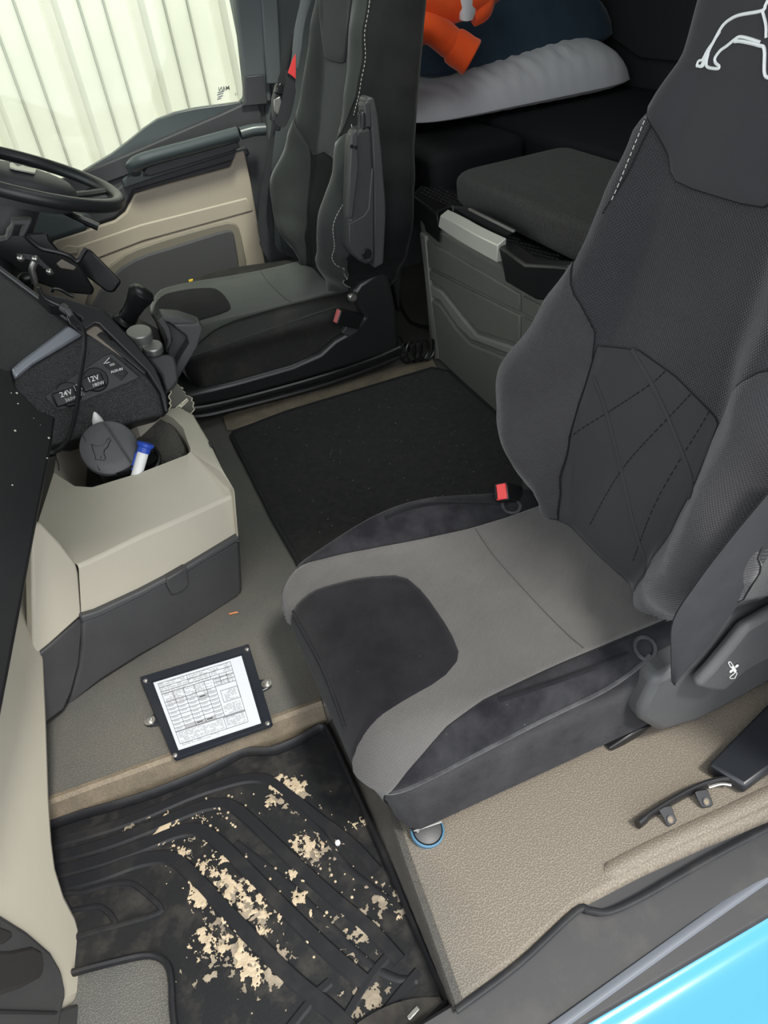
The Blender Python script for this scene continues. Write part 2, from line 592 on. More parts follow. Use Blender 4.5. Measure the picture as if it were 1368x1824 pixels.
def densify(pts, step):
    P = [np.array(p, float) for p in pts]
    out = []
    for i in range(len(P)):
        a, b = P[i], P[(i + 1) % len(P)]
        n = max(1, int(np.linalg.norm(b - a) / step))
        out += [a + (b - a) * t / n for t in range(n)]
    return out


def interp(tab, x):
    """smooth table lookup"""
    if x <= tab[0][0]: return tab[0][1]
    for (a, b), (c, d) in zip(tab, tab[1:]):
        if x <= c:
            t = (x - a) / (c - a)
            t = t * t * (3 - 2 * t)
            return b + (d - b) * t
    return tab[-1][1]


# ================================================================== SETTING
# floor: centre tunnel and the raised platform under the near seat, with the footwell let into it
ZT = -0.062
fl = MB()
BANK = lambda x: 0.843 - 0.044 * x
EDGE = [aZ(x, y, 0) for x, y in [(814, 1795), (925, 1710), (1026, 1617), (1143, 1555), (1260, 1500), (1400, 1440), (1700, 1310)]]
fl.prism([(-1.3, BANK(-1.3), 0), (0.150, BANK(.150), 0)] + EDGE + [(1.80, EDGE[-1][1], 0), (1.80, 2.75, 0), (-1.3, 2.75, 0)], (0, 0, -0.10))
fl.box((-1.3, 0.25, -0.13), (0.16, 0.85, ZT - 0.008))
fl.box((-1.3, 0.80, -0.13), (-0.1, 0.93, ZT - 0.009))
fl.build('floor', M_floor, None, bevel=0.010, seg=3, kind='structure')
# dusty bank where the tunnel falls into the footwell, and the strip under the driver seat
pts = [aZ(x, y, 0.001) for x, y in [(60, 1430), (95, 1424), (200, 1396), (340, 1338), (470, 1292), (545, 1258), (572, 1255), (582, 1272)]]
R = []
for p in smooth(pts, 4):
    q = np.array(p)
    q[1] = BANK(q[0]) + .001
    R.append([q + [0, .010, .0003], q + [0, .002, .002], q + [0, -.003, -.004], q + [0, -.003, ZT + .004], q + [0, .002, ZT]])
MB().grid(R).build('trim_1', M_brown, None, kind='structure')
MB().prism([aZ(x, y, 0.0005) for x, y in [(397, 745), (410, 738), (600, 690), (720, 650), (772, 641), (778, 655), (640, 700), (500, 738), (415, 768), (404, 768)]], (0, 0, 0.006)).build('trim_2', M_brown, None, bevel=0.003, kind='structure')
# sloping front face of the platform, undusted vinyl with its shade also put into the dark colour
TOPL = [np.array([.152, BANK(.15) + .002, .001])] + [aZ(x, y, .001) for x, y in [(690, 1438), (720, 1528), (760, 1640), (813, 1793)]]
TOPL = smooth(TOPL, 4)
MB().grid([[p + np.array([.010, 0, 0]), p, p + np.array([-.004, 0, -.006]), np.array([.103, p[1], ZT]), np.array([.100, p[1], ZT - .004])] for p in TOPL]).build('trim_4', mat('shaded_clean_vinyl', (0.060, 0.058, 0.054), 0.6, (0.085, 0.078, 0.066), 12, grain=('leather', 330, 0.35, 0.25)), None, kind='structure')
# ceiling, walls
cl = MB()
cl.box((-1.3, 0.30, 1.72), (0.35, 2.70, 1.78))
cl.box((1.20, 0.30, 1.72), (1.85, 2.70, 1.78))
cl.box((0.35, 0.30, 1.72), (1.20, 1.20, 1.78))
cl.box((0.35, 2.05, 1.72), (1.20, 2.70, 1.78))
cl.build('ceiling', M_roof, None, kind='structure')
MB().box((0.35, 1.20, 1.765), (1.20, 2.05, 1.77)).build('added_roof_hatch', M_glass, None, kind='structure')  # unseen hatch glass, added with its ceiling opening to light the bunk
MB().box((1.76, 0.30, -0.1), (1.82, 2.70, 1.74)).build('wall_rear', M_darkwall, None, kind='structure')
w = MB()
w.box((0.60, 2.635, -0.1), (1.80, 2.70, 1.74))
w.box((0.44, 2.64, -0.1), (0.62, 2.70, 0.60))
w.box((-1.3, 2.63, 1.35), (0.75, 2.70, 1.74))
w.box((-1.3, 2.63, -0.1), (-0.75, 2.70, 1.74))
w.build('wall_left', M_pillar, None, kind='structure')
w = MB()
w.box((0.70, 0.29, -0.1), (1.80, 0.36, 1.74))
w.box((-1.3, 0.29, 1.55), (0.90, 0.36, 1.74))
w.box((-1.3, 0.29, -0.1), (-0.80, 0.36, 1.74))
w.build('wall_right', M_darkwall, None, kind='structure')
w = MB()
w.box((-1.3, 0.30, -0.1), (-1.24, 2.70, 0.62))
w.box((-1.3, 0.30, 1.60), (-1.24, 2.70, 1.74))
w.build('wall_front', M_darkwall, None, kind='structure')
MB().box((-1.275, 0.36, 0.62), (-1.27, 2.63, 1.60)).build('window_2', M_glass, None, kind='structure')
# yard and corrugated shed wall outside the driver window
MB().box((-14, -14, -1.5), (14, 14, -1.42)).build('yard_ground', M_ground, None, kind='structure')
sh = thing('shed_wall', (0, 4.6, -1.42), 'cream corrugated metal wall outside the driver window', 'wall')
x = -4.2
k = 0
while x < 4.0:
    wd_ = 0.40
    MB().prism([(x, 4.60, -1.42), (x + 0.31, 4.60, -1.42), (x + 0.33, 4.64, -1.42), (x + wd_ - 0.03, 4.64, -1.42), (x + wd_, 4.60, -1.42), (x + wd_, 4.66, -1.42), (x, 4.66, -1.42)], (0, 0, 4.4)).build('panel', M_corr, sh)
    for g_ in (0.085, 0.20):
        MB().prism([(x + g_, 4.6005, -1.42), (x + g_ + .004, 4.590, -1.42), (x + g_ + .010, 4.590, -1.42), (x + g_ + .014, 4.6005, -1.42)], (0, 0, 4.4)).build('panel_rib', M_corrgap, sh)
    x += wd_
    k += 1

# near door sill, seal and blue body
sl = thing('trim_3', (0.4, 0.33, -0.05), kind='structure')
MB().prism([(-0.4, 0.255, -0.05), (1.4, 0.285, -0.05), (1.4, 0.46, -0.010), (0.62, 0.43, -0.010), (0.38, 0.40, -0.010), (0.2, 0.375, -0.010), (0.106, 0.345, -0.010), (-0.4, 0.33, -0.04)], (0, 0, -0.08)).build('sill_cover', M_rubber2, sl, bevel=0.006)
MB().tube(smooth([aZ(x, y, -0.045) for x, y in [(960, 1850), (1000, 1822), (1090, 1757), (1200, 1678), (1300, 1607), (1400, 1537), (1600, 1395)]], 4), (0.007, 0.005), 8).build('sill_edge_strip', mat('sill_strip_grey', (.11, .12, .14), .35), sl)
MB().tube(smooth([aZ(x, y, 0.0) for x, y in [(812, 1800), (925, 1716), (1026, 1623), (1050, 1621), (1085, 1624), (1140, 1600), (1210, 1560), (1290, 1515), (1400, 1458)]], 5), (0.005, 0.004), 8).build('seal_lip', M_rubber2, sl)
MB().tube(smooth([aZ(x, y, -0.003) for x, y in [(1075, 1560), (1130, 1530), (1200, 1496), (1290, 1455), (1400, 1402)]], 5), [(0.003, 0.002)] + [(0.013, 0.009)] * 19 + [(0.012, 0.009)], 10).build('floor_fold', M_floor, sl)
body = thing('cab_side_panel', (0.4, 0.2, -0.6), 'glossy bright blue cab side below the door sill', 'truck body')
prof = [(.282, -.052), (.268, -.053), (.25, -.062), (.215, -.068), (.17, -.075), (.135, -.09), (.10, -.125), (.075, -.2), (.06, -.32), (.05, -.6)]
R = []
for i in range(25):
    x = -0.5 + i * 2.0 / 24
    R.append([(x, y + 0.022 * (x - 0.4), z) for y, z in smooth([np.array(q) for q in prof], 4)])
MB().grid(R).build('side_skin', M_paint, body)
MB().tube(smooth([aZ(x, y, -0.085) for x, y in [(1090, 1840), (1150, 1790), (1230, 1752), (1320, 1728), (1420, 1715)]], 5), [(0.006, 0.003)] + [(0.014, 0.007)] * 19 + [(.014, .007)], 10).build('swage_line', M_paint, body)
MB().lathe([(0, .012), (.003, .012), (.003, .008), (.001, .006)], aZ(1133, 1793, -0.076), (0, -.35, 1), 16).build('plug', M_paint, body)

# ================================================================== SEATS
TANB = 0.25
TH = math.atan(TANB)
BU = np.array([sin(TH), 0, cos(TH)])       # up the backrest
BN = np.array([-cos(TH), 0, sin(TH)])      # out of the backrest


def make_surfaces(org, far_b, near_b, wtab=None, bdep=0.13):
    ox, oy, oz = org
    x0, x1, y0, r, ztop, ext = 0.155, 0.60, 0.150, 0.055, 0.20, 0.105
    L = r * pi / 2

    def cush(p, q, off=0.0):
        cx, cy = min(max(p, x0), x1), min(max(q, -y0), y0 + 0.022)
        dx, dy = p - cx, q - cy
        s = hypot(dx, dy)
        n = (dx / s, dy / s) if s > 1e-9 else (0, 0)
        s = min(s, L + ext)
        if s < L:
            a = s / r
            o, d = r * sin(a), r * (1 - cos(a))
            N = (n[0] * sin(a), n[1] * sin(a), cos(a))
        else:
            e = s - L
            o, d = r - (0.35 * e * max(0, -n[0])) + 0.07 * e * abs(n[1]), r + e
            N = (n[0], n[1], 0.0)
        fade = max(0.0, 1 - s / (L * 1.3))
        g = exp(-((p - 0.36) / 0.16) ** 2)
        zb = far_b * exp(-((p - 0.33) / 0.19) ** 2) * exp(-((q - 0.222) / 0.036) ** 2) + near_b * g * exp(-((q + 0.20) / 0.034) ** 2)
        zb += -0.010 * max(0, 1 - (q / 0.16) ** 2) * min(1, max(0, (p - 0.15) / 0.15)) + 0.012 * exp(-((p - 0.2) / 0.09) ** 2) * max(0, 1 - abs(q) / 0.25) * fade
        if abs(q) > y0 and s > L * 0.4:                   # piping bulge down the side
            o += 0.006 * exp(-((s - L * 0.95) / 0.02) ** 2)
        return np.array([ox + cx + n[0] * o + off * N[0], oy + cy + n[1] * o + off * N[1], oz + ztop - d + zb + off * N[2]])

    wt = [(-0.05, .165), (0.0, .175), (.06, .225), (.13, .272), (.20, .285), (.30, .262), (.40, .228), (.50, .215), (.58, .20), (.63, .170), (.68, .150), (.8, .150), (.9, .142), (1.0, .11)]
    if wtab: wt = wtab
    bt = [(-0.05, .02), (0.0, .03), (.10, .085), (.2, .095), (.32, .06), (.45, .035), (.6, .02), (.7, .004), (1.0, 0)]
    ft = [(-0.05, 0), (.15, .012), (.3, .0), (.5, .0), (.62, .012), (.75, .022), (.9, .012), (1.0, -.01)]

    def depth(b, y):
        w = interp(wt, b)
        a = min(1.0, abs(y) / w)
        t = min(1, max(0, (a - 0.42) / 0.36))
        d = interp(bt, b) * t * t * (3 - 2 * t) + interp(ft, b) * (1 - a * a)
        re = 0.055
        g = w - abs(y)
        if g < re:
            q = (re - max(g, 0)) / re
            d -= re * (1 - sqrt(max(0, 1 - q * q)))
        return d

    def back(y, b, off=0.0):
        d = depth(b, y)
        e = 0.004
        ny = -(depth(b, y + e) - depth(b, y - e)) / (2 * e)
        nb = -(depth(b + e, y) - depth(b - e, y)) / (2 * e)
        ny, nb = max(-2.5, min(2.5, ny)), max(-2, min(2, nb))
        k = 1 / sqrt(1 + ny * ny + nb * nb)
        P = np.array([0.59, 0, 0.2]) + BU * (b + off * nb * k) + BN * (d + off * k)
        return P + np.array([ox, oy + y + off * ny * k, oz])

    def back_rings():
        R = []
        for i in range(90):
            b = -0.05 + 1.05 * i / 89
            w = interp(wt, b)
            ring = []
            for k in range(61):
                v = sin(-pi / 2 + pi * k / 60)
                ring.append(back(w * v, b))
            for y, dd in ((w * 1.0, -.075), (w * .99, .025 - bdep), (w * .93, .005 - bdep), (w * .6, -bdep), (0, -bdep), (-w * .6, -bdep), (-w * .93, .005 - bdep), (-w * .99, .025 - bdep), (-w, -.075)):
                ring.append(np.array([0.59, 0, 0.2]) + BU * b + BN * dd + np.array([ox, oy + y, oz]))
            R.append(ring)
        return R

    def cushion_grid():
        S = L + ext
        ps = np.linspace(x0 - S, x1 + 0.07, 90)
        qs = np.linspace(-y0 - S, y0 + 0.022 + S, 86)
        return [[cush(p, q) for q in qs] for p in ps]
    return cush, back, back_rings, cushion_grid, wt


def seam(S, pts, r, m, parent, name='seam', off=0.002, n=6, lean=1.0):
    P = smooth([np.array(p, float) for p in pts], n)
    MB().tube([S(*p, off) for p in P], r, 6).build(name, m, parent)


def dashes(S, pts, step, length, r, m, parent, name='stitching', off=0.002):
    P = smooth([np.array(p, float) for p in pts], 40)
    mb = MB()
    acc, last = 0, None
    Q = [S(*p, off) for p in P]
    i = 0
    while i < len(Q) - 1:
        j = i
        d = 0
        while j < len(Q) - 1 and d < length:
            d += np.linalg.norm(Q[j + 1] - Q[j])
            j += 1
        mb.tube([Q[i], Q[j]], r, 4)
        d = 0
        while j < len(Q) - 1 and d < step - length:
            d += np.linalg.norm(Q[j + 1] - Q[j])
            j += 1
        i = max(j, i + 1)
    if mb.v: mb.build(name, m, parent)


def sym(half):
    return half + [(-a, b) for a, b in reversed(half)]


def cushion_panel(xr=0.615):
    """centre panel outline in cushion coordinates: runs over the front edge down to the bottom"""
    o = [(xr, .150), (.50, .150), (.43, .154), (.33, .166), (.25, .176), (.18, .188), (.13, .200), (.08, .210), (.03, .214), (-.025, .212),
         (-.030, .10), (-.030, 0), (-.030, -.10), (-.030, -.205), (.015, -.232), (.06, -.236), (.10, -.230), (.14, -.216), (.175, -.203), (.22, -.185), (.28, -.173), (.40, -.168), (.50, -.166), (xr, -.165), (xr, 0)]
    return densify(o, 0.012)


def velour_patch():
    o = chaikin([(.225, .126), (.285, .105), (.298, .055), (.298, -.035), (.288, -.088), (.245, -.116), (.16, -.130), (.10, -.145), (.03, -.150), (-.030, -.150), (-.030, .0), (-.030, .125), (.03, .135), (.10, .142), (.16, .136)], 1)
    return densify(o, 0.010)


def SW_(wt, i, k):
    w = interp(wt, -0.05 + 1.05 * i / 89)
    return w * sin(-pi / 2 + pi * k / 60) if k <= 60 else w + (k - 60) * .02


def seat_common(root, S, mats, near):
    cush, back, back_rings, cushion_grid, wt = S
    mb = MB().grid(cushion_grid())
    cu = mb.build('seat_cushion', mats['side'], root, sharp=80)
    cp = patch(cush, cushion_panel(), 0.004, 30, mats['panel'], 'centre_panel', root, center=(.29, 0), pipe=.0011)
    patch(cush, velour_patch(), 0.0065, 18, mats['patch'], 'front_patch', root, rim=-0.003, center=(.13, .0))
    bkm = MB().loft(back_rings())
    bkm.uv = [(SW_(wt, i // 70, i % 70), -0.05 + 1.05 * (i // 70) / 89) for i in range(90 * 70)]
    bk = bkm.build('backrest', mats['back'], root, sharp=80)
    # seams of the centre panel
    seam(cush, [(.44, .150), (.437, .08), (.44, 0), (.442, -.08), (.445, -.160)], 0.0008, mats['seam'], root, off=0.0045)
    return cu, bk


def back_curve(px, yc, off=0.0, dx=0.0, dz=0.0):
    """points of the backrest face (y from the seat centre, height along the back)"""
    out = []
    for x, y in px:
        p = at_plane(x, y, (0.59 + dx, 0, 0.2 + dz), (1, 0, -TANB))
        p = at_plane(x, y, p + BN * off, (1, 0, -TANB))
        out.append((p[1] - yc, (p[2] - dz - 0.2 - BN[2] * off) / BU[2]))
    return out


# ---- near passenger seat
YN = 0.748
SN = make_surfaces((0, YN, 0), 0.075, 0.020)
ns = thing('passenger_seat', (0.4, YN, 0.0), 'grey and black cloth cab seat nearest the open door, dark patch on its cushion', 'seat', 'cab seats')
cushN, backN = SN[0], SN[1]
seat_common(ns, SN, dict(side=mat('dusty_velour', (0.011, 0.011, 0.014), 0.95, (0.034, 0.034, 0.039), 16, 0.35, 0.75, grain=('noise', 1200, 0.6, 0.25), sheen=0.12, fleck=(380, 0.815, (0.28, 0.26, 0.24))), panel=M_fabN, patch=M_velour, back=M_fabB, seam=mat('cushion_seam', (.07, .068, .066), .9)), True)
# dusty ridges and folds of the velour bolsters
seam(cushN, [(.075, -.222), (.10, -.232), (.16, -.236), (.24, -.232), (.34, -.228), (.44, -.224), (.50, -.214), (.53, -.203)], (0.0032), M_velridge, ns, 'bolster_ridge', off=0.001)
seam(cushN, [(.30, -.185), (.36, -.192), (.42, -.195), (.50, -.194)], (0.0045), M_velour, ns, 'bolster_fold', off=-0.001)
seam(cushN, [(.30, .205), (.38, .205), (.46, .195), (.52, .18)], (0.004), M_velour, ns, 'bolster_fold', off=-0.001)
seam(cushN, [(.10, .14), (.105, .06), (.108, 0), (.105, -.06), (.10, -.11)], 0.003, M_velour, ns, 'patch_ridge', off=0.0065)
for p, q in ((.527, -.192), (.522, .17)):
    c = [cushN(p + .0155 * cos(a), q + .0155 * sin(a), .003) for a in np.linspace(0, 2 * pi, 20)[:-1]]
    MB().tube(c, (0.0026, 0.0014), 8, closed=True).build('eyelet', M_velridge, ns)
# backrest panels
bolF = [(.205, .40), (.186, .385), (.158, .35), (.140, .315), (.134, .27), (.136, .20), (.132, .14), (.12, .06), (.105, .0), (.15, -.02), (.185, .02), (.24, .075), (.272, .13), (.282, .19), (.275, .25), (.255, .31), (.235, .36)]
patch(backN, densify(bolF, .012), 0.004, 10, M_fabBol, 'side_bolster', ns, pipe=.0012)
bolNr = [(-a, b) for a, b in bolF]
patch(backN, densify(bolNr, .012), 0.004, 10, M_fabBol, 'side_bolster', ns, pipe=.0012)
quil = [(.130, .295), (.05, .318), (-.03, .312), (-.128, .290), (-.130, .20), (-.125, .12), (-.115, .06), (-.105, .0), (0, -.005), (.10, .0), (.115, .06), (.126, .14), (.130, .20)]
qp = patch(backN, densify(quil, .012), 0.005, 16, M_quilt, 'quilted_panel', ns, pipe=.0008)
for px in ([(1112, 623), (1145, 680), (1175, 740), (1215, 830), (1237, 890)], [(1046, 672), (1075, 740), (1105, 840), (1130, 960), (1152, 1030)]):
    seam(backN, back_curve(px, YN, .02), 0.0036, M_quilt, ns, 'quilt_ridge', off=0.0042)
for px in ([(1010, 778), (1072, 738), (1145, 685), (1170, 662)], [(1042, 935), (1105, 837), (1170, 755), (1216, 702)], [(1118, 1000), (1160, 905), (1205, 815), (1250, 730)]):
    dashes(backN, back_curve(px, YN, .02), .0075, .005, 0.0008, M_seam, ns, 'quilt_stitching', off=0.0055)
hw = [(.150, .99), (.146, .80), (.155, .68), (.168, .632), (.125, .60), (.097, .572), (.085, .552), (.074, .544), (.04, .541)]
head = sym(hw)
patch(backN, densify(head, .012), 0.005, 16, M_head, 'headrest_panel', ns, center=(0, .76), pipe=.0012)
dashes(backN, [(.158, .50), (.150, .555), (.142, .595), (.130, .622)], .007, .0045, 0.0009, M_stitch, ns, 'shoulder_stitching', off=0.003)
seam(backN, [(.166, .48), (.146, .54), (.136, .58), (.122, .617)], 0.0010, M_seam, ns, 'shoulder_seam', off=0.002)
# white animal outline sewn on the headrest
oz = lambda a: [(860 + x / 2.606, y / 2.606) for x, y in a]
em = MB()
for ln, rr in (([(980, 298), (1012, 240), (1050, 178), (1095, 112), (1140, 80), (1185, 64), (1285, 46), (1303, 20), (1322, -8), (1370, -25)], 2.0),
               ([(958, 298), (968, 276), (985, 270), (1012, 225), (1045, 185), (1080, 140)], 1.6), ([(958, 299), (985, 300), (1000, 272), (1022, 225)], 2.0),
               ([(1016, 240), (1004, 285), (1012, 306), (1060, 312), (1068, 300), (1052, 286), (1050, 262), (1078, 228), (1112, 206), (1150, 178), (1175, 165), (1215, 172), (1268, 190)], 2.0),
               ([(1150, 186), (1185, 186), (1262, 204), (1286, 224), (1280, 342), (1330, 350), (1400, 350)], 2.2),
               ([(1288, 48), (1300, 110), (1297, 170)], 1.8), ([(1312, 330), (1330, 290), (1345, 240)], 1.8)):
    cv = back_curve(oz(ln), YN, .03)
    em.tube([backN(*p, .0055) for p in smooth([np.array(c) for c in cv], 5)], 0.0009 * rr, 6)
em.build('headrest_emblem', M_emb, ns, label='white embroidered animal outline')
# side cover, recline lever, buckle, seat frame
PS, NS = (0, YN - .235, 0), (0, 1, 0)
slab('side_cover', [(1139, 1285), (1143, 1264), (1168, 1212), (1200, 1196), (1240, 1176), (1268, 1140), (1300, 1098), (1335, 1085), (1420, 1060), (1420, 1190), (1330, 1240), (1290, 1262), (1240, 1288), (1176, 1307)], PS, NS, .05, M_greypl, ns, bevel=.012, seg=3)
slab('side_cover_front', [(1166, 1206), (1186, 1190), (1196, 1200), (1194, 1228), (1168, 1240)], (0, YN - .215, 0), NS, .02, M_greypl, ns, bevel=.004)
lv = slab('recline_lever', [(1240, 1226), (1268, 1196), (1305, 1152), (1330, 1120), (1420, 1068), (1420, 1150), (1330, 1200), (1290, 1236), (1270, 1234)], (0, YN - .262, 0), NS, .02, M_greypl, ns, bevel=.009, seg=3)
icn = MB()
ip = lambda x, y: aY(x, y, YN - .2635)
icn.tube(smooth([ip(x, y) for x, y in [(1298, 1180), (1301, 1179), (1307, 1188), (1306, 1190), (1302, 1189), (1298, 1182)]], 3, True), .0006, 5, closed=True)
icn.tube([ip(x, y) for x, y in [(1301, 1205), (1311, 1197), (1313, 1199), (1309, 1208), (1302, 1209), (1300, 1207)]], .0006, 5, closed=True)
icn.tube([ip(1305, 1188), ip(1309, 1195)], .0024, 6)
for x, y in ((1312, 1186), (1302, 1195)):
    icn.lathe([(0, .0028), (.001, .0028)], ip(x, y), (0, -1, 0), 10)
icn.build('lever_icon', M_whiteprint, lv)
bk_ = MB()
fr = MB()
fr.box((.15, YN - .19, .028), (.62, YN + .17, .075))
fr.box((.20, YN - .16, .0), (.60, YN + .14, .03))
fr.build('seat_frame', M_black, ns, bevel=.006)
slab('frame_rail', [(1085, 1335), (1140, 1300), (1165, 1292), (1140, 1312), (1090, 1342)], (0, YN - .205, 0), NS, .03, M_black, ns)


def buckle(root, c, up, side, size, mred, nm='belt_buckle'):
    """buckle standing on a stalk; up = its long axis, side = its width"""
    up = np.array(up, float); up /= np.linalg.norm(up)
    side = np.array(side, float); side -= up * np.dot(side, up); side /= np.linalg.norm(side)
    t = np.cross(up, side)
    c = np.array(c, float)
    w, d, l = size
    b = MB().obox(c - side * w / 2 - t * d / 2 - up * l, side * w, t * d, up * l).build(nm, M_black, root, bevel=.004, seg=3)
    MB().obox(c - side * w * .42 - t * d * .40 - up * .004, side * w * .84, t * d * .80, up * .007).build('release_button', mred, b, bevel=.002)
    MB().obox(c - side * w * .36 + t * d * .26 - up * .004, side * w * .72, t * d * .14, up * .0085).build('tongue_slot', M_blackmatt, b)
    return b


pc = aZ(893, 876, .235)
buckle(ns, pc, (-.62, -.28, .55), (.45, .75, .5), (.033, .026, .060), M_red)
MB().tube([pc + [.03, .012, -.03], pc + [.05, .01, -.06], pc + [.06, -.005, -.12]], .009, 8).build('buckle_stalk', M_greypl2, ns)
slab('backrest_bracket', [(930, 850), (950, 845), (957, 862), (950, 885), (930, 880)], (.60, 0, .2), (1, 0, -.2), .02, M_greypl2, ns)

# near seat belt
bl = MB()
Lp = [(1197, 1216, .585, .12), (1196, 1165, .588, .16), (1200, 1105, .594, .20), (1243, 1037, .58, .25), (1300, 962, .565, .31), (1368, 880, .55, .37), (1440, 792, .55, .43)]
Rp = [(1200, 1220), (1238, 1178), (1262, 1152), (1300, 1098), (1338, 1046), (1385, 985), (1460, 890)]
PL = [at_plane(x, y, (0, YN - .245, .1), (0, 1, .10)) for x, y, _, _ in Lp]
PR = [at_plane(x, y, (0, YN - .250, .1), (0, 1, .10)) for x, y in Rp]
PL, PR = smooth(PL, 5), smooth(PR, 5)
for th, nm in ((0, 0),):
    A = [[l + (r - l) * t / 6 + np.array([0, -.004 * sin(pi * t / 6), 0]) for t in range(7)] for l, r in zip(PL, PR)]
    B = [[p + np.array([0, .0018, 0]) for p in row] for row in A]
    bl.grid(A)
    bl.grid(B)
bl.build('seat_belt', M_belt, None, label='black belt webbing hanging beside the near seat backrest', cat='seat belt')

# ---- far driver seat
DXF, DYF, DZF = -0.007, 1.363, 0.047
YF = YN + DYF
SF = make_surfaces((DXF, YF, DZF), 0.030, 0.012, [(-.05, .165), (0, .175), (.06, .225), (.13, .272), (.20, .285), (.30, .262), (.40, .228), (.50, .215), (.58, .208), (.66, .200), (.75, .190), (.9, .175), (1.0, .13)], 0.148)
fs = thing('driver_seat', (0.4, YF, 0.0), 'dusty grey cab seat with a raised armrest by the driver door', 'seat', 'cab seats')
cushF, backF = SF[0], SF[1]
seat_common(fs, SF, dict(side=M_fabFside, panel=M_fabF, patch=M_fabFdk, back=M_fabFdk, seam=mat('cushion_seam', (.07, .068, .066), .9)), False)
cenF = [(.160, .93), (.165, .80), (.172, .70), (.182, .62), (.193, .55), (.198, .48), (.186, .40), (.150, .34), (.13, .30), (0, .32), (-.13, .30), (-.150, .34), (-.186, .40), (-.198, .48), (-.193, .55), (-.182, .62), (-.172, .70), (-.165, .80), (-.160, .93)]
headF = sym([(.105, .93), (.108, .80), (.118, .68), (.110, .63), (.085, .56), (.075, .545), (.04, .541)])
patch(backF, densify(cenF, .012), 0.003, 14, M_fabFb, 'backrest_panel', fs, pipe=.0012, center=(0, .58))
patch(backF, densify(bolF, .012), 0.004, 10, M_fabFb, 'side_bolster', fs)
patch(backF, densify(bolNr, .012), 0.004, 10, M_fabFb, 'side_bolster', fs)
patch(backF, densify(quil, .012), 0.004, 12, M_fabFdk, 'lumbar_panel', fs, pipe=.0012)
patch(backF, densify(headF, .012), 0.006, 14, M_head, 'headrest_panel', fs, center=(0, .76), pipe=.0012)
dashes(backF, [(-.06, .31), (-.085, .25), (-.12, .20)], .008, .005, .0009, M_stitch, fs, 'lumbar_stitching', off=.005)
dashes(backF, [(-.208, .42), (-.262, .27), (-.270, .18), (-.24, .08), (-.19, .02)], .007, .005, .0010, M_stitch, fs, 'bolster_stitching', off=.006)
dashes(backF, [(-.166, .90), (-.171, .80), (-.178, .70), (-.188, .62), (-.199, .55), (-.204, .48), (-.205, .44)], .007, .005, .0009, M_stitch, fs, 'shoulder_stitching', off=.003)
seam(cushF, [(.07, -.218), (.12, -.226), (.24, -.224), (.40, -.218), (.56, -.205)], .0022, M_fabF, fs, 'cushion_piping', off=.002)
# lower side cover and slide rail of the driver seat
YB = 1.885
slab('base_cover', [(322, 704), (420, 680), (520, 652), (570, 630), (596, 606), (628, 588), (648, 566), (634, 540), (628, 522), (640, 505), (684, 478), (696, 498), (707, 556), (712, 612), (706, 628), (560, 672), (420, 712), (342, 728), (326, 722)], (0, YB, 0), (0, 1, 0), .40, mat('gloss_black_cover', (.020, .020, .021), .32, spec=.55), fs, bevel=.012, seg=3)
slab('base_front', [(235, 660), (322, 704), (330, 735), (300, 730), (240, 700)], (0, YB + .03, 0), (.1, 1, .2), .3, mat('gloss_black_cover', (.020, .020, .021), .32, spec=.55), fs, bevel=.008)
MB().tube(smooth([aY(x, y, YB - .012) for x, y in [(310, 700), (322, 722), (345, 731), (420, 716), (560, 678), (660, 645), (714, 622)]], 5), (.007, .011), 8).build('slide_rail', M_black, fs)
MB().tube(smooth([aY(x, y, YB - .004) for x, y in [(316, 720), (345, 741), (420, 727), (560, 690), (660, 656), (722, 630)]], 5), .008, 8).build('rail_lip', M_black, fs)
slab('buckle_socket', [(608, 594), (634, 560), (650, 572), (624, 602)], (0, YB - .008, 0), (0, 1, 0), .02, M_greypl2, fs, bevel=.004)
pb = aY(600, 563, YB - .03)
buckle(fs, pb, (-.72, -.12, .42), (.42, .1, .8), (.042, .022, .075), M_pinkred)
MB().lathe([(0, .012), (.012, .012), (.016, .008)], aY(626, 528, YB - .01), (0, -1, 0), 14).build('hinge_bolt', M_steel, fs)
# raised armrest
YA = 1.785
ar = slab('armrest', [(625, 262), (629, 240), (639, 229), (662, 227), (667, 300), (668, 380), (668, 465), (655, 473), (641, 466), (629, 456), (619, 442), (621, 380), (624, 300)], (0, YA, 0), (0, 1, 0), .05, M_greypl2, fs, bevel=.010, seg=3)
slab('armrest_pad', [(652, 180), (656, 173), (667, 174), (674, 205), (681, 270), (688, 360), (688, 395), (684, 470), (667, 479), (666, 380), (664, 280), (660, 215)], (0, YA + .004, 0), (0, 1, 0), .05, M_greypl, fs, bevel=.006, seg=2)
slab('pad_holder', [(648, 186), (652, 180), (660, 182), (663, 228), (650, 228)], (0, YA + .002, 0), (0, 1, 0), .04, M_greypl2, fs, bevel=.004)
slab('front_strip', [(626, 240), (637, 230), (639, 300), (628, 390), (619, 390), (622, 320)], (0, YA - .006, 0), (0, 1, 0), .02, M_greypl, ar, bevel=.003)
slab('armrest_step', [(622, 398), (648, 384), (656, 372), (662, 300), (666, 300), (666, 460), (640, 464), (628, 450), (621, 436)], (0, YA - .004, 0), (0, 1, 0), .02, M_greypl2, ar, bevel=.004)
MB().lathe([(-.01, .0125), (.002, .0125), (.004, .010)], aY(653, 452, YA - .006), (0, -1, 0), 24).build('pivot_cap', M_black, ar)
for x, y in ((627, 261), (634, 263)):
    MB().lathe([(-.003, .0042), (.001, .0042), (.001, .0025), (-.001, .0025)], aY(x, y, YA - .0075), (0, -1, 0), 12).build('bolt_hole', M_blackmatt, ar)
